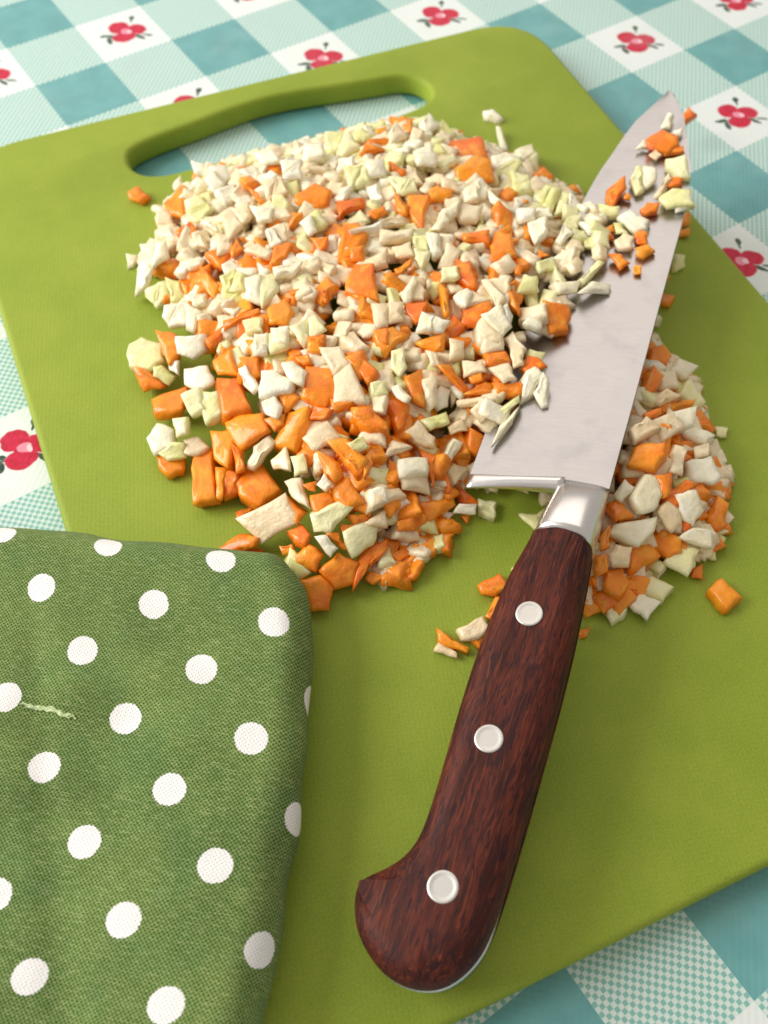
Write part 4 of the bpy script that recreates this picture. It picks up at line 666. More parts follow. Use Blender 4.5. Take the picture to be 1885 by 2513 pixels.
('o',0.095,(0.03,0.03,1.0),[(-0.159,-9.554,0.395),(0.075,-9.572,0.39),(0.064,-9.682,0.394),(-0.068,-9.711,0.398),(-0.177,-9.639,0.398)]),
('o',0.058,(0.02,0.01,1.0),[(-0.436,-9.595,0.358),(-0.364,-9.558,0.357),(-0.295,-9.707,0.358),(-0.323,-9.745,0.359)]),
('g',0.05,(0.0,0.02,1.0),[(0.6,-9.332,0.35),(0.707,-9.32,0.349),(0.609,-9.381,0.351)]),
('w',0.066,(-0.01,0.01,1.0),[(-0.104,-8.691,0.365),(-0.001,-8.611,0.365),(0.035,-8.72,0.367),(-0.091,-8.805,0.366)]),
('g',0.068,(0.01,0.0,1.0),[(-0.214,-8.431,0.369),(-0.022,-8.425,0.367),(-0.061,-8.508,0.367),(-0.199,-8.547,0.369)]),
('g',0.052,(-0.02,-0.03,1.0),[(0.168,-8.453,0.353),(0.26,-8.513,0.353),(0.208,-8.586,0.35),(0.13,-8.535,0.35)]),
('g',0.051,(-0.03,-0.01,1.0),[(0.257,-8.597,0.35),(0.39,-8.6,0.354),(0.35,-8.681,0.352),(0.247,-8.665,0.349)]),
('g',0.074,(0.01,0.02,1.0),[(1.008,-8.936,0.372),(1.122,-9.027,0.374),(1.249,-9.014,0.372),(1.03,-9.157,0.377)]),
('w',0.072,(-0.34,-0.11,0.93),[(5.109,-6.129,1.153),(5.263,-6.049,1.218),(5.289,-6.099,1.222),(5.163,-6.206,1.164)]),
('w',0.05,(-0.3,-0.11,0.95),[(4.676,-6.212,1.091),(4.799,-6.182,1.134),(4.779,-6.29,1.115)]),
('w',0.05,(-0.34,-0.13,0.93),[(5.125,-6.303,1.19),(5.225,-6.341,1.221),(5.143,-6.403,1.183)]),
('o',0.055,(-0.33,-0.05,0.94),[(4.682,-6.407,1.133),(4.764,-6.405,1.162),(4.767,-6.5,1.158),(4.686,-6.501,1.129)]),
('g',0.105,(-0.29,-0.02,0.96),[(4.219,-6.604,1.123),(4.373,-6.514,1.172),(4.417,-6.538,1.185),(4.243,-6.788,1.127),(4.162,-6.77,1.102)]),
('w',0.104,(-0.33,-0.02,0.94),[(4.368,-6.603,1.154),(4.442,-6.55,1.182),(4.505,-6.667,1.201),(4.417,-6.773,1.168),(4.277,-6.773,1.118)]),
('g',0.127,(-0.33,-0.05,0.94),[(4.662,-6.65,1.249),(4.815,-6.751,1.298),(4.686,-6.983,1.24),(4.612,-6.903,1.218),(4.614,-6.729,1.228)]),
('o',0.077,(-0.4,-0.06,0.92),[(4.282,-6.918,1.12),(4.525,-6.821,1.232),(4.514,-6.893,1.222),(4.322,-6.964,1.134)]),
('g',0.141,(-0.3,-0.1,0.95),[(4.195,-7.062,1.226),(4.344,-7.068,1.273),(4.456,-7.196,1.296),(4.374,-7.351,1.254),(4.185,-7.189,1.209)]),
('w',0.124,(-0.28,-0.06,0.96),[(3.718,-6.984,1.133),(3.851,-6.991,1.172),(3.907,-7.207,1.175),(3.825,-7.269,1.148),(3.73,-7.217,1.123)]),
('w',0.055,(-0.37,-0.13,0.92),[(4.273,-7.195,1.19),(4.365,-7.269,1.216),(4.358,-7.317,1.207),(4.25,-7.264,1.171)]),
('g',0.066,(-0.35,-0.11,0.93),[(3.664,-6.987,1.081),(3.715,-7.038,1.094),(3.693,-7.185,1.068),(3.616,-7.089,1.05)]),
('o',0.091,(-0.32,-0.01,0.95),[(3.499,-7.189,1.083),(3.61,-7.182,1.121),(3.647,-7.285,1.133),(3.549,-7.369,1.099),(3.469,-7.283,1.072)]),
('g',0.081,(-0.21,-0.14,0.97),[(4.569,-7.214,0.399),(4.654,-7.299,0.405),(4.576,-7.393,0.374),(4.423,-7.371,0.344)]),
('w',0.086,(-0.35,-0.13,0.93),[(3.636,-6.662,1.053),(3.743,-6.805,1.074),(3.677,-6.871,1.04),(3.564,-6.779,1.009)]),
('g',0.074,(-0.31,-0.06,0.95),[(3.322,-6.901,1.018),(3.399,-6.997,1.036),(3.347,-7.104,1.012),(3.26,-7.019,0.99)]),
('o',0.094,(-0.29,-0.23,0.93),[(0.025,-3.625,0.527),(0.143,-3.768,0.528),(0.088,-3.892,0.481),(-0.05,-3.795,0.462)]),
('w',0.1,(0.03,-0.21,0.98),[(0.707,-3.738,0.885),(0.872,-3.786,0.87),(0.81,-3.965,0.834),(0.721,-3.999,0.829),(0.683,-3.762,0.88)]),
('g',0.097,(-0.38,-0.26,0.89),[(0.272,-3.917,0.737),(0.416,-3.975,0.783),(0.442,-4.118,0.752),(0.229,-4.041,0.682)]),
('w',0.094,(-0.23,0.04,0.97),[(-0.399,-4.133,0.597),(-0.258,-4.233,0.635),(-0.439,-4.475,0.603),(-0.463,-4.3,0.589)]),
('g',0.081,(-0.49,-0.14,0.86),[(-0.614,-4.588,0.46),(-0.48,-4.67,0.523),(-0.614,-4.823,0.421),(-0.645,-4.677,0.428)]),
('w',0.085,(-0.22,-0.2,0.95),[(-0.58,-5.034,0.569),(-0.439,-5.102,0.587),(-0.648,-5.247,0.508),(-0.65,-5.119,0.535)]),
('w',0.101,(-0.38,-0.21,0.9),[(0.644,-4.755,1.088),(0.806,-4.935,1.114),(0.723,-5.012,1.061),(0.614,-4.937,1.033)]),
('o',0.112,(-0.08,-0.06,0.99),[(0.393,-4.603,0.984),(0.497,-4.606,0.992),(0.498,-4.837,0.978),(0.289,-4.927,0.954)]),
('g',0.117,(-0.02,-0.14,0.99),[(2.066,-3.951,0.925),(2.264,-4.059,0.915),(2.009,-4.273,0.878),(1.958,-4.156,0.893)]),
('g',0.098,(-0.19,-0.2,0.96),[(1.774,-4.799,1.135),(1.907,-4.912,1.138),(1.709,-5.062,1.069),(1.673,-5.054,1.063)]),
('g',0.085,(-0.05,-0.23,0.97),[(-0.03,-5.315,0.912),(0.114,-5.304,0.922),(0.139,-5.34,0.914),(-0.031,-5.489,0.87),(-0.064,-5.471,0.872)]),
('w',0.121,(-0.29,-0.13,0.95),[(0.102,-5.592,1.044),(0.232,-5.666,1.074),(0.094,-5.933,0.996),(-0.002,-5.763,0.989)]),
('g',0.096,(0.22,-0.16,0.96),[(0.127,-6.43,1.102),(0.331,-6.403,1.061),(0.208,-6.63,1.051),(0.14,-6.65,1.062)]),
('w',0.086,(-0.33,-0.21,0.92),[(0.92,-5.289,1.124),(1.042,-5.287,1.168),(1.01,-5.459,1.117),(0.92,-5.45,1.088)]),
('o',0.093,(-0.16,-0.17,0.97),[(0.96,-4.454,1.073),(1.102,-4.514,1.086),(0.94,-4.697,1.027),(0.884,-4.683,1.02)]),
('w',0.089,(-0.26,-0.31,0.92),[(1.287,-4.295,1.073),(1.463,-4.397,1.089),(1.445,-4.431,1.072),(1.232,-4.437,1.01)]),
('w',0.079,(-0.16,-0.16,0.98),[(0.611,-5.159,1.085),(0.674,-5.17,1.093),(0.661,-5.366,1.06),(0.545,-5.333,1.046)]),
('w',0.096,(0.08,-0.06,1.0),[(4.011,-5.049,0.62),(4.244,-5.054,0.602),(4.198,-5.202,0.596),(3.934,-5.238,0.614)]),
('w',0.108,(-0.24,-0.21,0.95),[(3.396,-5.316,0.941),(3.541,-5.374,0.964),(3.579,-5.499,0.946),(3.312,-5.488,0.881)]),
('w',0.085,(-0.01,-0.01,1.0),[(2.654,-5.766,1.124),(2.825,-5.744,1.126),(2.684,-5.964,1.123),(2.589,-5.883,1.123)]),
('g',0.088,(-0.18,-0.01,0.98),[(3.366,-6.079,0.941),(3.552,-6.048,0.974),(3.594,-6.116,0.982),(3.373,-6.237,0.941)]),
('g',0.096,(-0.03,0.02,1.0),[(3.671,-6.175,0.942),(3.715,-6.272,0.945),(3.517,-6.462,0.943),(3.395,-6.419,0.939)]),
('w',0.081,(-0.29,-0.12,0.95),[(2.006,-6.078,1.128),(2.192,-5.98,1.198),(2.182,-6.116,1.177),(2.047,-6.14,1.133)]),
('w',0.078,(-0.01,-0.24,0.97),[(1.264,-5.722,1.171),(1.615,-5.745,1.169),(1.561,-5.83,1.147),(1.509,-5.82,1.149)]),
('g',0.09,(-0.24,-0.19,0.95),[(1.757,-6.098,1.15),(1.862,-6.156,1.165),(1.794,-6.32,1.114),(1.69,-6.215,1.109)]),
('w',0.099,(-0.21,-0.25,0.95),[(1.866,-6.176,1.2),(1.959,-6.25,1.201),(1.873,-6.423,1.136),(1.768,-6.411,1.116)]),
('w',0.083,(-0.15,-0.02,0.99),[(3.024,-6.833,1.051),(3.231,-6.711,1.085),(3.214,-6.867,1.08),(3.035,-6.9,1.051)]),
('o',0.097,(-0.34,-0.08,0.94),[(2.057,-6.947,1.095),(2.228,-7.056,1.147),(2.154,-7.158,1.111),(2.068,-7.197,1.077)]),
('w',0.077,(-0.09,-0.07,0.99),[(1.633,-6.962,1.135),(1.777,-6.96,1.147),(1.798,-7.017,1.145),(1.643,-7.127,1.123)]),
('w',0.083,(-0.03,-0.13,0.99),[(1.236,-6.666,1.146),(1.427,-6.565,1.165),(1.43,-6.635,1.156),(1.254,-6.777,1.132),(1.205,-6.741,1.135)]),
('o',0.106,(0.04,-0.04,1.0),[(0.918,-6.61,1.112),(1.067,-6.68,1.104),(0.906,-6.891,1.102),(0.802,-6.87,1.107)]),
('w',0.09,(-0.12,-0.03,0.99),[(1.095,-7.099,1.096),(1.249,-6.963,1.119),(1.319,-7.076,1.124),(1.19,-7.184,1.105)]),
('w',0.128,(-0.27,-0.29,0.92),[(1.715,-7.302,1.123),(1.901,-7.334,1.167),(1.872,-7.544,1.093),(1.746,-7.571,1.047)]),
('w',0.089,(-0.2,-0.18,0.96),[(2.928,-6.318,1.122),(3.081,-6.418,1.136),(2.996,-6.511,1.101),(2.874,-6.451,1.086)]),
('g',0.089,(-0.13,-0.19,0.97),[(3.395,-5.652,0.957),(3.527,-5.79,0.948),(3.495,-5.852,0.932),(3.305,-5.814,0.914)]),
('g',0.093,(-0.08,-0.11,0.99),[(2.082,-5.196,1.137),(2.245,-5.323,1.137),(2.057,-5.453,1.106),(2.027,-5.438,1.106)]),
]
HEAP = [(0.08,-3.414),(0.146,-3.455),(0.403,-3.241),(0.787,-3.194),(1.203,-3.109),(1.591,-3.201),(2.055,-3.287),(2.528,-3.374),(3.001,-3.479),(3.412,-3.585),(3.721,-3.746),(3.825,-4.137),(3.978,-4.498),(4.104,-4.838),(4.362,-5.051),(4.257,-5.439),(4.373,-5.807),(4.498,-6.315),(4.443,-6.919),(4.544,-7.334),(3.695,-7.939),(3.533,-8.18),(3.595,-8.556),(3.33,-8.956),(3.214,-9.356),(2.82,-9.805),(2.507,-10.083),(2.139,-10.246),(1.868,-10.29),(1.695,-10.121),(1.179,-10.265),(0.743,-9.924),(0.841,-9.557),(1.274,-9.036),(1.156,-8.777),(0.762,-8.518),(0.61,-8.719),(0.487,-8.638),(0.31,-8.842),(-0.168,-8.947),(-0.429,-8.829),(-0.893,-8.737),(-1.029,-8.805),(-1.143,-8.729),(-1.13,-8.367),(-1.202,-8.016),(-1.506,-7.816),(-1.195,-7.593),(-1.075,-7.465),(-1.43,-7.202),(-1.255,-6.827),(-1.517,-6.78),(-1.481,-6.424),(-1.238,-5.986),(-1.092,-5.944),(-1.329,-5.72),(-1.164,-5.329),(-0.811,-5.186),(-0.574,-4.875),(-0.722,-4.582),(-0.585,-4.136),(-0.386,-4.009),(-0.105,-3.839)]
VIS_MAIN = [(0.002,-3.651),(0.066,-3.692),(0.315,-3.484),(0.689,-3.438),(1.093,-3.355),(1.47,-3.444),(1.921,-3.528),(2.381,-3.613),(2.84,-3.715),(3.24,-3.818),(3.54,-3.974),(3.641,-4.354),(3.79,-4.705),(3.913,-5.035),(4.163,-5.243),(4.061,-5.62),(4.152,-5.963),(4.047,-6.222),(3.745,-6.479),(3.986,-6.588),(3.791,-7.11),(3.342,-7.394),(2.988,-7.325),(2.635,-7.595),(2.26,-7.756),(2.221,-7.945),(1.775,-8.204),(1.608,-8.095),(1.256,-8.259),(0.93,-8.331),(0.746,-8.364),(0.669,-8.675),(0.517,-8.808),(0.397,-8.729),(0.225,-8.927),(-0.24,-9.029),(-0.493,-8.915),(-0.944,-8.825),(-1.076,-8.891),(-1.187,-8.818),(-1.174,-8.465),(-1.245,-8.125),(-1.54,-7.93),(-1.238,-7.713),(-1.122,-7.588),(-1.466,-7.333),(-1.296,-6.968),(-1.551,-6.923),(-1.516,-6.577),(-1.279,-6.152),(-1.137,-6.11),(-1.368,-5.893),(-1.208,-5.512),(-0.864,-5.374),(-0.634,-5.072),(-0.778,-4.786),(-0.645,-4.353),(-0.451,-4.229),(-0.178,-4.065)]
VIS_SIDE = [(3.241,-8.096),(3.419,-8.248),(3.48,-8.616),(3.22,-9.009),(3.106,-9.402),(2.719,-9.843),(2.412,-10.116),(2.051,-10.275),(1.784,-10.319),(1.614,-10.152),(1.137,-10.262),(0.843,-10.068),(1.202,-9.716),(1.791,-9.235),(2.477,-8.729)]
KNIFE_O = (-1.5449,-11.2432,0.7264)
KNIFE_X = (0.81216,0.58148,0.04763)
KNIFE_Y = (-0.56137,0.80108,-0.20768)
KNIFE_Z = (-0.15892,0.14193,0.97704)
NAP = [(-2.978,-6.679),(-2.824,-6.813),(-2.362,-7.211),(-1.899,-7.598),(-1.438,-7.984),(-1.153,-8.198),(-1.09,-8.322),(-1.073,-8.519),(-1.122,-8.747),(-1.322,-9.113),(-1.758,-9.74),(-2.187,-10.277),(-2.498,-10.633),(-2.772,-10.939),(-2.992,-11.193)]
NUV = [[-0.2779, 1.5528, 0.0646, -0.0239, 0.0447, 0.0151], [2.3957, -1.5101, -1.6006, 0.0326, 0.0629, 0.0099]]
THREAD = [[-3.413, -8.409], [-3.333, -8.496], [-3.251, -8.56], [-3.185, -8.659], [-3.122, -8.723]]
SPEC = {
    0: 'lone small orange carrot crumb on bare board below left end of the hand slot',
    198: 'flat white onion flake lying alone on bare board right of the hand slot',
    199: 'thin upright white onion sliver just below the lone white flake',
    142: 'lone squarish orange carrot piece on bare board at far right',
    313: 'pale green celery piece touching the lowest square piece of the right heap',
    314: 'squarish white onion piece, lowest one of the heap right of the handle',
    236: 'large round pale green celery piece sticking out at the left of the big heap',
    243: 'chunky white onion cube at the lowest left bulge of the big heap',
    66: 'upright oblong orange carrot piece, leftmost at the lower rim of the big heap',
    145: 'narrow orange carrot piece overhanging the spine nearest the knife tip',
    146: 'large rugged orange carrot lump nearest the tip on top of the blade',
    122: 'pointed orange carrot wedge lying furthest left of the knife handle',
    321: 'cream onion piece tucked under the pointed carrot wedge left of the handle',
    118: 'sharp triangular orange carrot piece at the right end of the heap tail',
    323: 'white onion piece resting on a carrot at the end of the heap tail',
    31: 'large square orange carrot piece at the far right corner of the big heap',
    159: 'tiny square orange carrot crumb alone on the bare steel of the blade',
    48: 'large squarish orange carrot piece touching the blade at its middle',
    341: 'pale green celery piece on the board just behind the blade spine',
    337: 'large bright white onion piece in the centre of the blade',
    277: 'white notched onion piece hanging over the wide part of the blade',
    86: 'large folded orange carrot piece beside the corner of the polka dot cloth',
    257: 'large pale rectangular ribbed stalk piece near the corner of the polka dot cloth',
}

# ---------------------------------------------------------------- table and cloth
M_CLOTH = mat_cloth(); M_BOARD = mat_board(); M_WOOD = mat_wood()
M_BLADE = mat_steel('brushed_steel', (0.46, 0.45, 0.455), 0.23, .6, .9)
M_POLISH = mat_steel('polished_steel', (0.78, 0.76, 0.75), 0.24, .4)
M_RIVET = mat_steel('rivet_steel', (0.64, 0.63, 0.60), 0.36, .5)
M_CARROT = mat_food('carrot', (0.86, 0.165, 0.005), (0.98, 0.35, 0.012), (0.98, 0.45, 0.03), 0.0, .36, 0, .08)
M_ONION = mat_food('onion', (0.94, 0.75, 0.45), (0.97, 0.86, 0.60), (0.97, 0.76, 0.52), 0.0, .30, 0, .14)
M_WHITE = mat_food('white_onion', (0.96, 0.88, 0.60), (0.98, 0.95, 0.77), (0.98, 0.95, 0.83), 0.0, .28, 0, .12)
M_CELERY = mat_food('celery', (0.86, 0.84, 0.33), (0.96, 0.93, 0.55), (0.96, 0.95, 0.70), 0.0, .30, 0, .14)
M_STRIPED = mat_food('fibrous_stalk', (0.88, 0.68, 0.44), (0.94, 0.80, 0.56), (0.74, 0.50, 0.26), 0.0, .4, .6)

tm = Mat('table_wood'); tm.set(Base_Color=tm.mix(tm.noise(tm.tc.outputs['Object'], 12, 3), (.16, .09, .05), (.25, .15, .08)), Roughness=.5)
table = prism('table', [(-30, -32), (34, -32), (34, 22), (-30, 22)], [], [(0, -.03), (0, -1.0)], tm.m); tag(table, kind='structure')
# cloth: a sheet with very slight undulation
nx, ny = 120, 100; vs = []; fs = []
for j in range(ny + 1):
    for i in range(nx + 1):
        x = -30 + 64 * i / nx; y = -32 + 54 * j / ny
        vs.append((x, y, 0.0))
for j in range(ny):
    for i in range(nx):
        a = j * (nx + 1) + i; fs.append((a, a + 1, a + nx + 2, a + nx + 1))
cloth = link('tablecloth', vs, fs, M_CLOTH)
tag(cloth, 'teal and white gingham tablecloth printed with red flowers, spread under everything', 'tablecloth')

# ---------------------------------------------------------------- cutting board
BT = 0.30
TL, TR, BR, BL = Vector((-1.485, -1.217)), Vector((6.239, -2.499)), Vector((4.041, -13.026)), Vector((-3.407, -11.602))
def rounded(cs, r, k=10):
    out = []
    n = len(cs)
    for i in range(n):
        c = cs[i]; a = (cs[i - 1] - c).normalized(); b = (cs[(i + 1) % n] - c).normalized()
        p = c + a * r; q = c + b * r
        for j in range(k + 1):
            t = j / k; out.append(tuple(p * (1 - t) ** 2 + c * 2 * t * (1 - t) + q * t * t))
    return out
outline = resample(rounded([TL, TR, BR, BL], 0.85), .35)
hole = [(0.246, -2.38), (0.315, -2.262), (0.478, -2.205), (0.805, -2.185), (1.155, -2.20), (1.771, -2.19), (2.236, -2.215), (2.711, -2.33), (3.277, -2.52), (3.729, -2.66),
        (3.901, -2.70), (4.06, -2.80), (4.15, -2.957), (4.155, -3.14), (4.087, -3.29), (3.95, -3.38), (3.72, -3.42), (3.247, -3.38), (2.8, -3.28), (2.053, -3.13), (1.306, -3.012),
        (0.821, -2.93), (0.589, -2.90), (0.409, -2.838), (0.275, -2.739), (0.215, -2.60), (0.215, -2.48)]
hole = chaikin(hole, 2)
b = .055
board = prism('cutting_board', outline, [hole],
              [(.07, BT), (.045, BT - .004), (.02, BT - .018), (.004, BT - .045), (0, BT - .08), (0, .07), (.01, .035), (.05, .008)], M_BOARD, origin=(1.4, -7, 0))
tag(board, 'lime green plastic chopping board with a long hand slot, lying on the gingham cloth', 'cutting board')

# ---------------------------------------------------------------- knife
KO, KX, KY, KZ = Vector(KNIFE_O), Vector(KNIFE_X), Vector(KNIFE_Y), Vector(KNIFE_Z)
knife = bpy.data.objects.new('chef_knife', None); COL.objects.link(knife)
knife.matrix_world = Matrix.Translation(KO * K) @ Matrix((KX, KY, KZ)).transposed().to_4x4()
tag(knife, "chef's knife with dark red wooden handle and three rivets, laid across the vegetables", 'knife')
knife.empty_display_size = .02

def interp(P, x):
    if x <= P[0][0]: return P[0][1]
    for a, c in zip(P[:-1], P[1:]):
        if x <= c[0]: return a[1] + (c[1] - a[1]) * (x - a[0]) / (c[0] - a[0])
    return P[-1][1]
SPINE = [(3.40, -.285), (4.5, -.272), (6.03, -.25), (6.8, -.24), (7.35, -.222), (7.8, -.165), (8.11, -.08), (8.41, 0), (8.68, .075), (8.88, .165), (9.1, .275), (9.16, .33)]
EDGE = [(3.40, .935), (4.2, .945), (5.2, .93), (6.2, .895), (7.1, .842), (7.3, .828), (7.64, .785), (7.94, .725), (8.28, .66), (8.58, .588), (8.84, .478), (9.08, .375), (9.16, .345)]
xs = [3.42 + (9.16 - 3.42) * i / 70 for i in range(71)]
vs = []; fs = []; W_ = 9
for x in xs:
    ys, ye = interp(SPINE, x), interp(EDGE, x)
    x0 = x + 0.0
    th = .048 * (1 - .55 * (x - 3.4) / 5.8)
    for side in (1, -1):
        for k in range(W_):
            t = k / (W_ - 1)
            y = ys + (ye - ys) * t
            h = th * (1 - t ** 1.1) + .003
            if k == 0: h *= .75; 
            sk = x0 + (.11 * (1 - t) if x < 3.6 else 0) * max(0, 1 - (x - 3.42) / .18)   # heel end is slightly slanted
            vs.append((sk, y, side * h))
n2 = 2 * W_
for i in range(70):
    for k in range(W_ - 1):
        a = i * n2 + k; fs.append((a, a + 1, a + n2 + 1, a + n2))
        c = a + W_; fs.append((c, c + n2, c + n2 + 1, c + 1))
    fs.append((i * n2, i * n2 + n2, i * n2 + n2 + W_, i * n2 + W_))
    e = i * n2 + W_ - 1; fs.append((e, e + W_, e + n2 + W_, e + n2))
fs.append(tuple([k for k in range(W_)] + [W_ + k for k in range(W_ - 1, -1, -1)]))
z = 70 * n2; fs.append(tuple([z + k for k in range(W_)][::-1] + [z + W_ + k for k in range(W_)]))
blade = shade_auto(link('blade', vs, fs, M_BLADE, knife), 40)

# bolster: neck lofted from the handle joint into the blade, plus the finger guard down to the heel
def loft(name, secs, mat, parent, m=28, pw=3.2):
    vs = []; fs = []
    for (x, y0, y1, h, slant) in secs:
        for j in range(m):
            a = 2 * math.pi * j / m; c, s_ = math.cos(a), math.sin(a)
            yy = abs(c) ** (2 / pw) * (1 if c > 0 else -1); zz = abs(s_) ** (2 / pw) * (1 if s_ > 0 else -1)
            y = (y0 + y1) / 2 + (y1 - y0) / 2 * yy
            vs.append((x + slant(y), y, h * zz))
    for i in range(len(secs) - 1):
        for j in range(m):
            a = i * m + j; b_ = i * m + (j + 1) % m; fs.append((a, b_, b_ + m, a + m))
    fs.append(tuple(range(m))[::-1]); fs.append(tuple((len(secs) - 1) * m + j for j in range(m)))
    return link(name, vs, fs, mat, parent)
joint = lambda y: -.9 * (y + .05) ** 2 * .9
flat = lambda y: 0
bol = loft('bolster', [(2.93, -.300, .205, .262, joint), (2.99, -.300, .200, .262, joint), (3.10, -.298, .185, .25, flat), (3.25, -.295, .165, .215, flat), (3.38, -.29, .15, .165, flat),
                       (3.46, -.285, .145, .11, flat), (3.53, -.28, .15, .062, flat)], M_POLISH, knife)
# guard
vs = []; fs = []
N = 16
for i in range(N + 1):
    t = i / N; y = .10 + (.935 - .10) * t
    xin = 3.535 + (3.42 - 3.535) * t + .01; xout = 3.415 + (3.275 - 3.415) * t + .02 * math.sin(math.pi * t)
    h = .085 * (1 - t) ** .8 + .014
    prof = [(xin, h * .6), (xin - .02, h), ((xin + xout) / 2, h * .92), (xout + .02, h * .6), (xout, 0), (xout + .02, -h * .6), ((xin + xout) / 2, -h * .92), (xin - .02, -h), (xin, -h * .6)]
    for (x, zz) in prof: vs.append((x, y, zz))
m9 = 9
for i in range(N):
    for j in range(m9):
        a = i * m9 + j; c = i * m9 + (j + 1) % m9; fs.append((a, c, c + m9, a + m9))
fs.append(tuple(range(m9))[::-1]); fs.append(tuple(N * m9 + j for j in range(m9)))
link('finger_guard', vs, fs, M_POLISH, knife)

HL = [(2.492, 0.281), (2.107, 0.312), (1.786, 0.327), (1.502, 0.324), (1.214, 0.317), (0.965, 0.304), (0.652, 0.289), (0.39, 0.284), (0.223, 0.297), (0.121, 0.343),
      (0.002, 0.447), (-0.065, 0.537), (-0.092, 0.585), (-0.112, 0.606), (-0.150, 0.610), (-0.20, 0.600), (-0.287, 0.58), (-0.392, 0.529), (-0.491, 0.444), (-0.58, 0.316), (-0.633, 0.189), (-0.642, 0.049),
      (-0.611, -0.084), (-0.544, -0.195), (-0.419, -0.288), (-0.277, -0.348), (-0.089, -0.368), (0.142, -0.378), (0.421, -0.383), (0.666, -0.385), (0.897, -0.384),
      (1.169, -0.384), (1.52, -0.382), (2.015, -0.368), (2.362, -0.345), (2.649, -0.324)]
jn = [(2.915 + joint(y), y) for y in (-.302, -.25, -.18, -.1, 0.0, .08, .15, .205)]
HL = chaikin(orient(HL + jn)[:], 1) if False else orient(HL + jn)
HL = resample(HL, .05)
def smooth_loop(L, it, keep):
    for _ in range(it):
        L = [L[i] if keep(L[i]) else tuple((Vector(L[i - 1]) + Vector(L[(i + 1) % len(L)]) + Vector(L[i]) * 2) / 4) for i in range(len(L))]
    return L
HL = smooth_loop(HL, 6, lambda p: p[0] > 2.86)
TH = .28; TG = .042
def zs(sign):
    pr = [(.190, TH), (.135, TH - .008), (.09, TH - .026), (.05, TH - .056), (.022, TH - .095), (.006, TH - .14), (0, TH - .19), (.0, TG)]
    return [(i, sign * z_) for i, z_ in pr]
# the scales meet the bolster flush: no rounding at the joint end
def hscale(name, sign):
    loops = HL; nn = normals2(loops); vs = []; fs = []; idx = []
    for ins, z_ in zs(sign):
        row = []
        for p, q in zip(loops, nn):
            w = 1 - min(1, max(0, (p[0] - 2.60) / .25)) if p[0] > 2.60 else 1
            k = .0 if p[0] > 2.80 and abs(q.x) > .5 else 1.0
            zt = z_
            if p[0] > 2.3: zt = z_ * (1 - .055 * min(1, (p[0] - 2.3) / .6)) if abs(z_) > TG + .01 else z_
            in_ = min(ins, .022 + .45 * math.hypot(p[0] + .13, p[1] - .61))
            if q.y < -.3: in_ = in_ * (1 + .4 * min(1, max(0, (2.3 - p[0]) / .6)))
            iy = in_ * (.62 + .38 * w)
            row.append(len(vs)); vs.append((p[0] - q.x * in_ * k * w, p[1] - q.y * iy if k else p[1] * (1 - in_ / .31 * .62), zt))
        idx.append(row)
    n = len(loops)
    for a, c in zip(idx[:-1], idx[1:]):
        for i in range(n): fs.append((a[i], a[(i + 1) % n], c[(i + 1) % n], c[i]))
    for row in (idx[0], idx[-1]):
        tri = tessellate_polygon([[Vector((vs[i][0], vs[i][1], 0)) for i in row]])
        fs.extend(tuple(row[k] for k in t) for t in tri)
    return shade_auto(link(name, vs, fs, M_WOOD, knife), 50)
hscale('handle_scale', 1); hscale('handle_scale', -1)
def tang_loop():
    out = []
    for p, q in zip(HL, normals2(HL)):
        g = -.005 if p[0] < -.25 else (.012 if p[0] > .15 else -.005 + .017 * (p[0] + .25) / .4)
        out.append((p[0] - q.x * g, p[1] - q.y * g))
    return out
prism('tang', tang_loop(), [], [(.006, TG - .001), (0, TG - .008), (0, -TG + .008), (.006, -TG + .001)], M_POLISH, knife)
for x, y, r in ((2.099, 0, .107), (1.06, .006, .107), (0, 0, .109)):
    vs = []; fs = []; m = 40
    prof = [(0, .001), (r * .55, .001), (r * .70, .0012), (r * .78, .003), (r * .9, .0035), (r * .97, .002), (r, -.004), (r, -.03)]
    vs.append((x, y, TH + prof[0][1]))
    for pr, pz in prof[1:]:
        for j in range(m):
            a = 2 * math.pi * j / m; vs.append((x + pr * math.cos(a), y + pr * math.sin(a), TH + pz))
    for j in range(m): fs.append((0, 1 + j, 1 + (j + 1) % m))
    for i in range(len(prof) - 2):
        for j in range(m):
            a = 1 + i * m + j; c = 1 + i * m + (j + 1) % m; fs.append((a, c, c + m, a + m))
    link('rivet', vs, fs, M_RIVET, knife)

# ---------------------------------------------------------------- polka dot cloth folded at the lower left
def sd_np(poly, X, Y):
    A = np.array(poly); B = np.roll(A, -1, 0); best = np.full(X.shape, 1e9); ins = np.zeros(X.shape, int)
    gx = np.zeros(X.shape); gy = np.zeros(X.shape)
    for a, c in zip(A, B):
        d = c - a; t = np.clip(((X - a[0]) * d[0] + (Y - a[1]) * d[1]) / (d @ d), 0, 1)
        qx = a[0] + d[0] * t; qy = a[1] + d[1] * t; r = np.hypot(X - qx, Y - qy)
        m = r < best; best = np.where(m, r, best); gx = np.where(m, qx, gx); gy = np.where(m, qy, gy)
        cr = ((a[1] > Y) != (c[1] > Y)) & (X < (c[0] - a[0]) * (Y - a[1]) / (c[1] - a[1] + 1e-12) + a[0]); ins += cr
    return best, (ins % 2).astype(bool), gx, gy
RN = .27
nap = [(-6.2, -4.2), (-4.6, -5.45)] + NAP + [(-3.9, -12.2), (-4.9, -13.2), (-8.2, -12.0), (-8.6, -7.0)]
nap = chaikin(nap, 3)
nap = orient(nap)
base = [tuple(Vector(p) - q * RN) for p, q in zip(nap, normals2(nap))]      # where the top starts to roll over
gxs = np.arange(-9.0, -.2, .045); gys = np.arange(-13.8, -3.6, .045)
GX, GY = np.meshgrid(gxs, gys)
dist, inside, qx, qy = sd_np(base, GX, GY)
ext = RN * math.pi * .96
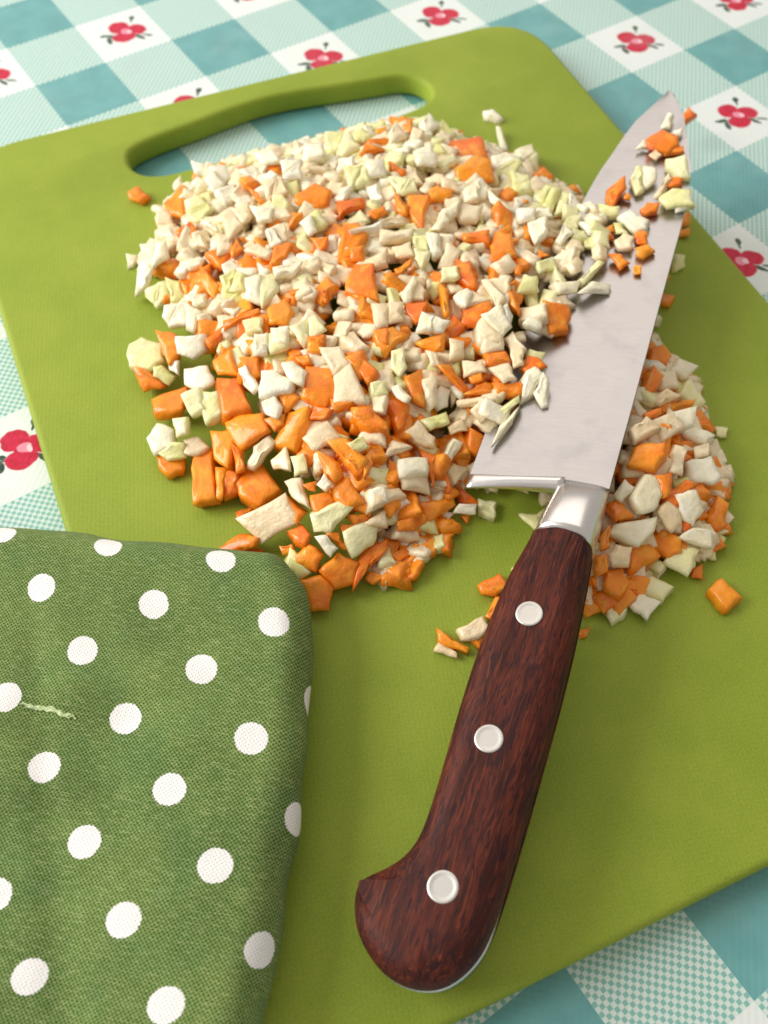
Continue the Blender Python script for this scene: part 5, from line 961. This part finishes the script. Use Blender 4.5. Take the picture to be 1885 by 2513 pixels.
keep = inside | (dist < ext)
th_ = np.where(inside, 0, np.minimum(dist, ext) / RN)
nxv = np.where(inside, 0, (GX - qx) / np.maximum(dist, 1e-6)); nyv = np.where(inside, 0, (GY - qy) / np.maximum(dist, 1e-6))
PX = np.where(inside, GX, qx + nxv * RN * np.sin(th_)); PY = np.where(inside, GY, qy + nyv * RN * np.sin(th_))
PZ = .86 - RN * (1 - np.cos(th_))
vs = []; uvs = []; ids = -np.ones(GX.shape, int)
for j in range(GX.shape[0]):
    for i in range(GX.shape[1]):
        if not keep[j, i]: continue
        x, y, z_ = PX[j, i], PY[j, i], PZ[j, i]
        gx_, gy_ = GX[j, i], GY[j, i]
        di = dist[j, i] if inside[j, i] else 0
        amp = min(1, .35 + di)
        wr = noise.noise(Vector((gx_ * .9 + 3, gy_ * .9, 0))) * .07 + noise.noise(Vector((gx_ * 2.6, gy_ * 1.7 + 9, 1))) * .028 + noise.noise(Vector((gx_ * 1.3 + gy_ * 3.1, gy_ * .8, 4))) * .02
        # a soft crease running down the cloth
        cr = (gx_ - gy_ * .35 - .1) ; wr -= .02 * math.exp(-((cr + .45) / .12) ** 2) * min(1, di * 2)
        if th_[j, i] > 0:
            s_ = math.sin(min(th_[j, i], math.pi)); w2 = noise.noise(Vector((gx_ * 2.2, gy_ * 2.2, 7))) * .05 * s_
            x += nxv[j, i] * w2; y += nyv[j, i] * w2
        if PZ[j, i] > .5: z_ += wr * amp
        # the part beyond the board sags towards the table
        ids[j, i] = len(vs); vs.append((x, y, max(z_, .32)))
        xx, yy = gx_ + 3, gy_ + 9
        f6 = (1, xx, yy, xx * xx, xx * yy, yy * yy)
        uvs.append((sum(a * c for a, c in zip(NUV[0], f6)), sum(a * c for a, c in zip(NUV[1], f6))))
fs = []
for j in range(GX.shape[0] - 1):
    for i in range(GX.shape[1] - 1):
        q = (ids[j, i], ids[j, i + 1], ids[j + 1, i + 1], ids[j + 1, i])
        if min(q) >= 0: fs.append(tuple(int(k) for k in q))
M_NAP = mat_napkin(NUV)
napkin = link('folded_cloth', vs, fs, M_NAP)
uvl = napkin.data.uv_layers.new(name='print')
for l in napkin.data.loops: uvl.data[l.index].uv = uvs[l.vertex_index]
# under layer closing the fold
under = [tuple(Vector(p) - q * .12) for p, q in zip(nap, normals2(nap))]
ul = prism('under_layer', resample(under, .3), [], [(.06, .50), (0, .47), (0, .34), (.03, .315)], M_NAP, napkin)
uvl = ul.data.uv_layers.new(name='print')
for l in ul.data.loops:
    v = ul.data.vertices[l.vertex_index].co / K; uvl.data[l.index].uv = (v.x * .8 + .3, v.y * .8)
tag(napkin, 'folded green linen cloth with white polka dots covering the lower left of the board', 'cloth')
# loose pale thread
tmm = Mat('pale_thread'); tmm.set(Base_Color=tmm.mix(tmm.noise(tmm.tc.outputs['Object'], 900, 1), (.35, .50, .18), (.72, .80, .52)), Roughness=.8)
def tube(name, pts, r, mat, parent, m=8):
    vs = []; fs = []
    for i, p in enumerate(pts):
        a = Vector(pts[max(0, i - 1)]); c = Vector(pts[min(len(pts) - 1, i + 1)]); d = (c - a).normalized()
        u = d.cross(Vector((0, 0, 1))).normalized(); w = u.cross(d)
        rr = r * (.45 + .75 * abs(math.sin(i * 1.9)) ) * (1 - .3 * abs(2 * i / (len(pts) - 1) - 1))
        for j in range(m):
            t = 2 * math.pi * j / m; vs.append(tuple(Vector(p) + u * rr * math.cos(t) * 1.5 + w * rr * math.sin(t) * .7))
    for i in range(len(pts) - 1):
        for j in range(m):
            a = i * m + j; c = i * m + (j + 1) % m; fs.append((a, c, c + m, a + m))
    fs.append(tuple(range(m))[::-1]); fs.append(tuple((len(pts) - 1) * m + j for j in range(m)))
    return link(name, vs, fs, mat, parent)
def strands(name, pts, mat, parent):
    vs = []; fs = []; r3 = random.Random(8)
    for s_ in range(6):
        off = [r3.uniform(-.016, .016) for _ in pts]; n0 = r3.randrange(0, 3); n1 = len(pts) - r3.randrange(0, 4)
        P = [Vector((p[0] + (off[i] + off[i - 1]) * .5, p[1] + off[i] * .8, p[2] + r3.uniform(-.004, .004))) for i, p in enumerate(pts)][n0:n1]
        for i, p in enumerate(P):
            a = P[max(0, i - 1)]; c = P[min(len(P) - 1, i + 1)]; d = (c - a).normalized(); u = d.cross(Vector((0, 0, 1))).normalized(); w = u.cross(d)
            for j in range(5):
                t = 2 * math.pi * j / 5; vs.append(tuple(p + u * .0065 * math.cos(t) + w * .004 * math.sin(t)))
        b0 = len(vs) - 5 * len(P)
        for i in range(len(P) - 1):
            for j in range(5): fs.append((b0 + i * 5 + j, b0 + i * 5 + (j + 1) % 5, b0 + (i + 1) * 5 + (j + 1) % 5, b0 + (i + 1) * 5 + j))
    return link(name, vs, fs, mat, parent)
def nap_z(x, y):
    d = (GX - x) ** 2 + (GY - y) ** 2; k = np.unravel_index(np.argmin(d), d.shape); return vs_n[ids[k]][2]
vs_n = [tuple(v.co / K) for v in napkin.data.vertices]
tp = resample(THREAD, .02, closed=False)
strands('pulled_thread', [(x, y, nap_z(x, y) + .004) for x, y in tp], tmm.m, napkin)

# ---------------------------------------------------------------- chopped vegetables
def sd1(poly, x, y):
    best = 1e9; ins = False; n = len(poly)
    for i in range(n):
        ax, ay = poly[i]; bx, by = poly[(i + 1) % n]; dx, dy = bx - ax, by - ay
        t = max(0, min(1, ((x - ax) * dx + (y - ay) * dy) / (dx * dx + dy * dy + 1e-12)))
        r = math.hypot(ax + dx * t - x, ay + dy * t - y)
        if r < best: best = r
        if (ay > y) != (by > y) and x < dx * (y - ay) / (dy + 1e-12) + ax: ins = not ins
    return best if ins else -best
def heap_z(x, y):
    d = max(0, sd1(HEAP, x, y)); return .3 + .12 * min(1, d / .08) + .70 * (1 - math.exp(-(d / .75) ** 1.3))
def knife_local(x, y, z_):
    d = Vector((x, y, z_)) - KO; return d.dot(KX), d.dot(KY), d.dot(KZ)
def over_blade(x, y, m=0.0):
    a, c, _ = knife_local(x, y, .9)
    return 3.3 < a < 9.16 and interp(SPINE, a) - m < c < interp(EDGE, a) + m
def over_knife(x, y, m=.05):
    a, c, _ = knife_local(x, y, .8)
    return -.7 < a < 3.5 and -.45 - m < c < (.32 + m if a < 2.9 else .25 + m) or over_blade(x, y, m)
def blade_z(x, y, n=.05):
    o = KO + KZ * n
    return o.z - ((x - o.x) * KZ.x + (y - o.y) * KZ.y) / KZ.z

MATS = {'c': M_CARROT, 'o': M_ONION, 'w': M_WHITE, 'g': M_CELERY, 'r': M_STRIPED}
def cut_geometry(poly, n, th, rg, bend=1.0):
    """a knife-cut chunk: slightly curved top face with ragged edge, softened rim, sides, underside"""
    n = Vector(n).normalized(); P = [Vector(v) for v in poly]
    c = sum(P, Vector()) / len(P)
    Q = []
    for i in range(len(P)):
        a, d = P[i], P[(i + 1) % len(P)]; Q.append(a)
        L = (d - a).length
        k = 2 if L > .17 else (1 if L > .07 else 0)
        for e in range(k):
            t = (e + 1) / (k + 1) + rg.uniform(-.12, .12) / (k + 1)
            mid = a.lerp(d, t); Q.append(mid + (mid - c).normalized() * rg.uniform(-.016, .013) * min(1, L / .15))
    m = len(Q); sz = sum((q - c).length for q in Q) / m
    ins = min(.036, .27 * sz); vs = []; fs = []
    lean = Vector((rg.uniform(-.25, .25), rg.uniform(-.25, .25), 0)) * th
    spread = rg.uniform(.86, 1.04)
    ax = n.cross(Vector((rg.uniform(-1, 1), rg.uniform(-1, 1), .2))).normalized()
    curv = rg.uniform(-.8, .5) * bend
    tw = rg.uniform(-.5, .5) * bend; ay = n.cross(ax)
    def warp(v):
        d = v - c; a = d.dot(ax); e = d.dot(ay)
        return v + n * (curv * a * a + tw * a * e)
    vs.append(c + n * rg.uniform(-.006, .010) * (sz / .1))
    for k, (fr, s_, dz) in enumerate(((.55, 0, rg.uniform(-.004, .008)), (1, -ins, 0), (1, -.28 * ins, -.30 * ins), (1, 0, -ins), (1, 0, -th * .8), (1, -ins, -th))):
        for q in Q:
            d = (q - c); L = d.length; d = d / max(L, 1e-6)
            f = (L + s_) * fr * (1 if k < 4 else spread) * (1 + (rg.uniform(-.06, .06) if k in (0, 4, 5) else 0))
            vs.append(c + d * f + n * (dz + (rg.uniform(-.008, .008) if k < 2 else 0)) + (lean if k > 3 else Vector()))
    vs = [warp(v) for v in vs]
    for j in range(m): fs.append((0, 1 + j, 1 + (j + 1) % m))
    for k in range(5):
        for j in range(m):
            a = 1 + k * m + j; d = 1 + k * m + (j + 1) % m; fs.append((a, a + m, d + m, d))
    fs.append(tuple(1 + 5 * m + j for j in range(m)))
    return vs, fs, c - n * th * .5

KIND = {'c': ('carrot_piece', 'carrot piece'), 'o': ('onion_piece', 'onion piece'), 'w': ('onion_piece', 'onion piece'), 'g': ('celery_piece', 'celery piece'), 'r': ('celery_piece', 'celery piece')}
LOOK = {'c': 'orange carrot', 'o': 'cream onion', 'w': 'bright white onion', 'g': 'pale green celery', 'r': 'pale ribbed stalk'}
GROUP = {'carrot_piece': 'diced carrot pieces on the board', 'onion_piece': 'chopped onion pieces on the board', 'celery_piece': 'diced celery pieces on the board'}
def where(x, y, z_):
    a, c, h = knife_local(x, y, z_)
    u = x * .827 - y * .562; v = x * .562 + y * .827       # picture right / away
    if over_blade(x, y, .02) and h > .03:
        if a > 8.3: return 'on the blade tip'
        if a > 7.5: return 'on the blade behind its tip'
        if a > 6.6: return 'on the middle of the blade'
        return 'on the wide part of blade'
    if c < -.15:
        if a > 5.5: return 'behind the spine of the blade'
        if a > 4.5: return 'far end of heap right of blade'
        if a > 4.0: return 'far half of heap right of blade'
        if a > 3.5: return 'near half of heap right of blade'
        if a > 2.9: return 'heap right of the bolster'
        return 'right of the knife handle'
    if a < 2.9 and c < 1.25: return 'left of the knife handle'
    rows = [(-1.7, 'far rim'), (-2.3, 'far part'), (-2.9, 'upper part'), (-3.5, 'upper middle'), (-4.1, 'lower middle'), (-4.7, 'near part'), (-5.3, 'lower slope'), (-5.6, 'tail root'), (-5.95, 'tail middle'), (-99, 'tail tip')]
    row = [n for t, n in rows if v > t][0]
    col = [n for t, n in ((3.5, 'left rim'), (4.1, 'left'), (4.7, 'centre left'), (5.3, 'centre'), (5.9, 'centre right'), (99, 'blade side')) if u < t][0]
    return 'big heap %s, %s' % (row, col)
def shape_word(P, c):
    L = 0; d0 = None
    for a in P:
        for b_ in P:
            if (a - b_).length > L: L = (a - b_).length; d0 = (a - b_).normalized()
    w = [(p - c) - d0 * (p - c).dot(d0) for p in P]; Wd = 2 * max(q.length for q in w)
    if L > 2.3 * Wd: return 'thin', L
    if len(P) == 3: return 'triangular', L
    if len(P) == 4 and L < 1.7 * Wd: return 'squarish', L
    if L > 1.6 * Wd: return 'oblong', L
    return 'irregular', L
PENDING = []
def label_all():
    by = {}
    for o, k, P, c in PENDING:
        sw, L = shape_word(P, c)
        sz = 'large ' if L > .31 else ('small ' if L < .17 else '')
        by.setdefault((sz + sw + ' ' + LOOK[k] + ' piece', where(c.x, c.y, c.z)), []).append((o, k, c))
    for (look, w), L in by.items():
        nm = KIND[L[0][1]]
        L.sort(key=lambda t: t[2].x * .827 - t[2].y * .562)
        if len(L) == 1: pre = ['']
        elif len(L) == 2: pre = ['left of two ', 'right of two ']
        elif len(L) == 3: pre = ['leftmost of three ', 'middle of three ', 'rightmost of three ']
        else:
            pre = ['leftmost '] + [''] * (len(L) - 2) + ['rightmost ']
            mid = sorted(range(1, len(L) - 1), key=lambda q: L[q][2].x * .562 + L[q][2].y * .827)
            pre[mid[0]] = 'nearest '; pre[mid[-1]] = 'farthest '
        for (o, k, c), p in zip(L, pre):
            lk = look + 's' if 'of t' in p else look
            tag(o, p + lk + (', ' if w.startswith(('big', 'far', 'near', 'heap')) else ' ') + w, nm[1], GROUP[nm[0]])
rg = random.Random(3)
made = []
SPECIAL = []
count = {'carrot_piece': 0, 'onion_piece': 0, 'celery_piece': 0}
def add_piece(k, poly, n, th, size=None, spec=None):
    vs, fs, c = cut_geometry(poly, n, th, rg)
    nm, cat = KIND[k]
    o = link(nm, vs, fs, MATS[k], origin=c)
    count[nm] += 1
    P = [Vector(v) for v in poly]; L = max((a - b_).length for a in P for b_ in P)
    if spec: tag(o, spec, cat, GROUP[nm])
    else: PENDING.append((o, k, P, c))
    return o
tops = []
for i, (k, th, n, poly) in enumerate(CUT):
    c0 = sum((Vector(v) for v in poly), Vector()) / len(poly); g_ = 1.09 if k == 'c' else 1.13
    poly = [tuple(c0 + (Vector(v) - c0) * g_) for v in poly]
    c = sum((Vector(v) for v in poly), Vector()) / len(poly)
    tops.append((c.x, c.y, max(.06, sum((Vector(v) - c).length for v in poly) / len(poly)), c.z, k))
    add_piece(k, poly, n, th, None, SPEC.get(i))

# pieces between and beneath the ones that show whole
def near_top(x, y):
    best = 9; bt = None
    for t in tops:
        d = math.hypot(t[0] - x, t[1] - y) / t[2]
        if d < best: best = d; bt = t
    return best, bt
def rand_poly(x, y, z_, n, L, Wd, kind):
    u = Vector((rg.uniform(-1, 1), rg.uniform(-1, 1), 0)).normalized(); u = (u - n * u.dot(n)).normalized(); v = n.cross(u)
    sh = rg.random()
    if sh < .72: q = [(-1, -1), (1, -1), (1, 1), (-1, 1)]
    elif sh < .82: q = [(-1, -1), (1, -.7), (.2, 1)]
    else: q = [(-1, -.4), (-.2, -1), (1, -.5), (.8, .7), (-.4, 1)]
    c = Vector((x, y, z_))
    return [c + u * (a + rg.uniform(-.18, .18)) * L / 2 + v * (b_ + rg.uniform(-.18, .18)) * Wd / 2 for a, b_ in q]
filler = []; tries = 0
def visible_zone(x, y): return max(sd1(VIS_MAIN, x, y), sd1(VIS_SIDE, x, y))
xtra = {k: ([], []) for k in 'owgc'}
while len(filler) < 620 and tries < 20000:
    tries += 1
    x = rg.uniform(-.4, 4.9); y = rg.uniform(-10.6, -3.0)
    dz = sd1(HEAP, x, y)
    if dz < .05: continue
    if any((x - a) ** 2 + (y - c) ** 2 < (.10 if y * .827 + x * .562 > -4.3 else .115) ** 2 for a, c in filler[-600:]): continue
    d, t = near_top(x, y)
    if d < .5: continue
    h = heap_z(x, y)
    z_ = h - (rg.uniform(.0, .05) if d > 1.25 else rg.uniform(.05, .10))
    if over_knife(x, y, .10):
        if over_blade(x, y, .06) and visible_zone(x, y) > .10 and sd1(VIS_SIDE, x, y) < 0:
            z_ = max(z_, blade_z(x, y) + .10)
        else:
            z_ = min(z_, blade_z(x, y, -.12 if over_blade(x, y, .1) else -.33) - .08)
            if z_ < .37: continue
            if rg.random() < .5: continue
    filler.append((x, y))
    v_ = x * .562 + y * .827; u_ = x * .827 - y * .562
    k = rg.choices('owgc', (34, 34, 34, 2) if v_ > -3.3 and u_ < 5.4 else ((52, 26, 20, 4) if v_ > -4.4 else (42, 14, 22, 22)))[0]
    e = .1; gx_ = (heap_z(x + e, y) - heap_z(x - e, y)) / .2; gy_ = (heap_z(x, y + e) - heap_z(x, y - e)) / .2
    n = Vector((-gx_ * .5 + rg.uniform(-.42, .42), -gy_ * .5 + rg.uniform(-.42, .42), 1)).normalized()
    f_s = .95 if v_ > -4.3 else 1.0; L = f_s * rg.uniform(.16, .29); Wd = f_s * rg.uniform(.12, .21); th = rg.uniform(.07, .13)
    if count[KIND[k][0]] >= 298 or (L < .17 and count[KIND[k][0]] > 200):      # beyond 300 of a kind the smallest are joined
        a, c, _ = cut_geometry(rand_poly(x, y, z_, n, L, Wd, k), n, th, rg)
        b0 = len(xtra[k][0]); xtra[k][0].extend(a); xtra[k][1].extend(tuple(i + b0 for i in f) for f in c)
    else: add_piece(k, rand_poly(x, y, z_, n, L, Wd, k), n, th)
low = 0
while low < 420:
    x = rg.uniform(-.4, 4.9); y = rg.uniform(-10.6, -3.0); dz = sd1(HEAP, x, y)
    if dz < .04 or dz > .75 or over_knife(x, y, .08): continue
    low += 1; k = rg.choices('owgc', (34, 16, 18, 32))[0]
    n = Vector((rg.uniform(-.3, .3), rg.uniform(-.3, .3), 1)).normalized(); th = rg.uniform(.06, .10)
    a, c, _ = cut_geometry(rand_poly(x, y, min(.3 + th + rg.uniform(0, .06), heap_z(x, y) - .03), n, rg.uniform(.11, .2), rg.uniform(.08, .14), k), n, th, rg)
    b0 = len(xtra[k][0]); xtra[k][0].extend(a); xtra[k][1].extend(tuple(i + b0 for i in f) for f in c)
for k, nm_, lb in (('o', 'onion_bits', 'countless small cream onion bits between the larger pieces of the heap'), ('w', 'white_onion_bits', 'countless small white onion bits between the larger pieces of the heap'),
                   ('g', 'celery_bits', 'countless small pale green celery bits between the larger pieces of the heap'), ('c', 'carrot_bits', 'countless small orange carrot bits between the larger pieces of the heap')):
    if xtra[k][0]: tag(link(nm_, xtra[k][0], xtra[k][1], MATS[k]), lb, KIND[k][1].split()[0], kind='stuff')
# core of the heap: countless pieces lying deeper down
for name, keys, label in (('buried_onion', 'ow', 'mass of chopped onion deep inside the vegetable heap'), ('buried_carrot', 'c', 'mass of diced carrot deep inside the vegetable heap')):
    vs = []; fs = []
    nn = 820 if 'c' not in keys else 420
    made_ = 0
    while made_ < nn:
        x = rg.uniform(-.4, 4.9); y = rg.uniform(-10.6, -3.0)
        dd = sd1(HEAP, x, y)
        if dd < .06: continue
        v_ = x * .562 + y * .827
        if rg.random() < ((.85 if v_ > -3.8 else .2) if 'c' in keys else (0 if v_ > -3.8 else .5)): continue
        h = heap_z(x, y); z_ = h - rg.uniform(.07, .20)
        if over_knife(x, y, .10):
            z_ = min(z_, blade_z(x, y, -.12 if over_blade(x, y, .1) else -.33) - .10)
            if z_ < .36: continue
        z_ = max(z_, .38)
        n = Vector((rg.uniform(-.6, .6), rg.uniform(-.6, .6), 1)).normalized()
        a, c, _ = cut_geometry(rand_poly(x, y, z_, n, rg.uniform(.18, .32), rg.uniform(.14, .22), 'o'), n, rg.uniform(.09, .15), rg)
        b0 = len(vs); vs += a; fs += [tuple(i + b0 for i in f) for f in c]; made_ += 1
    o = link(name, vs, fs, M_ONION if 'o' in keys else M_CARROT)
    tag(o, label, 'onion' if 'o' in keys else 'carrot', kind='stuff')
label_all()
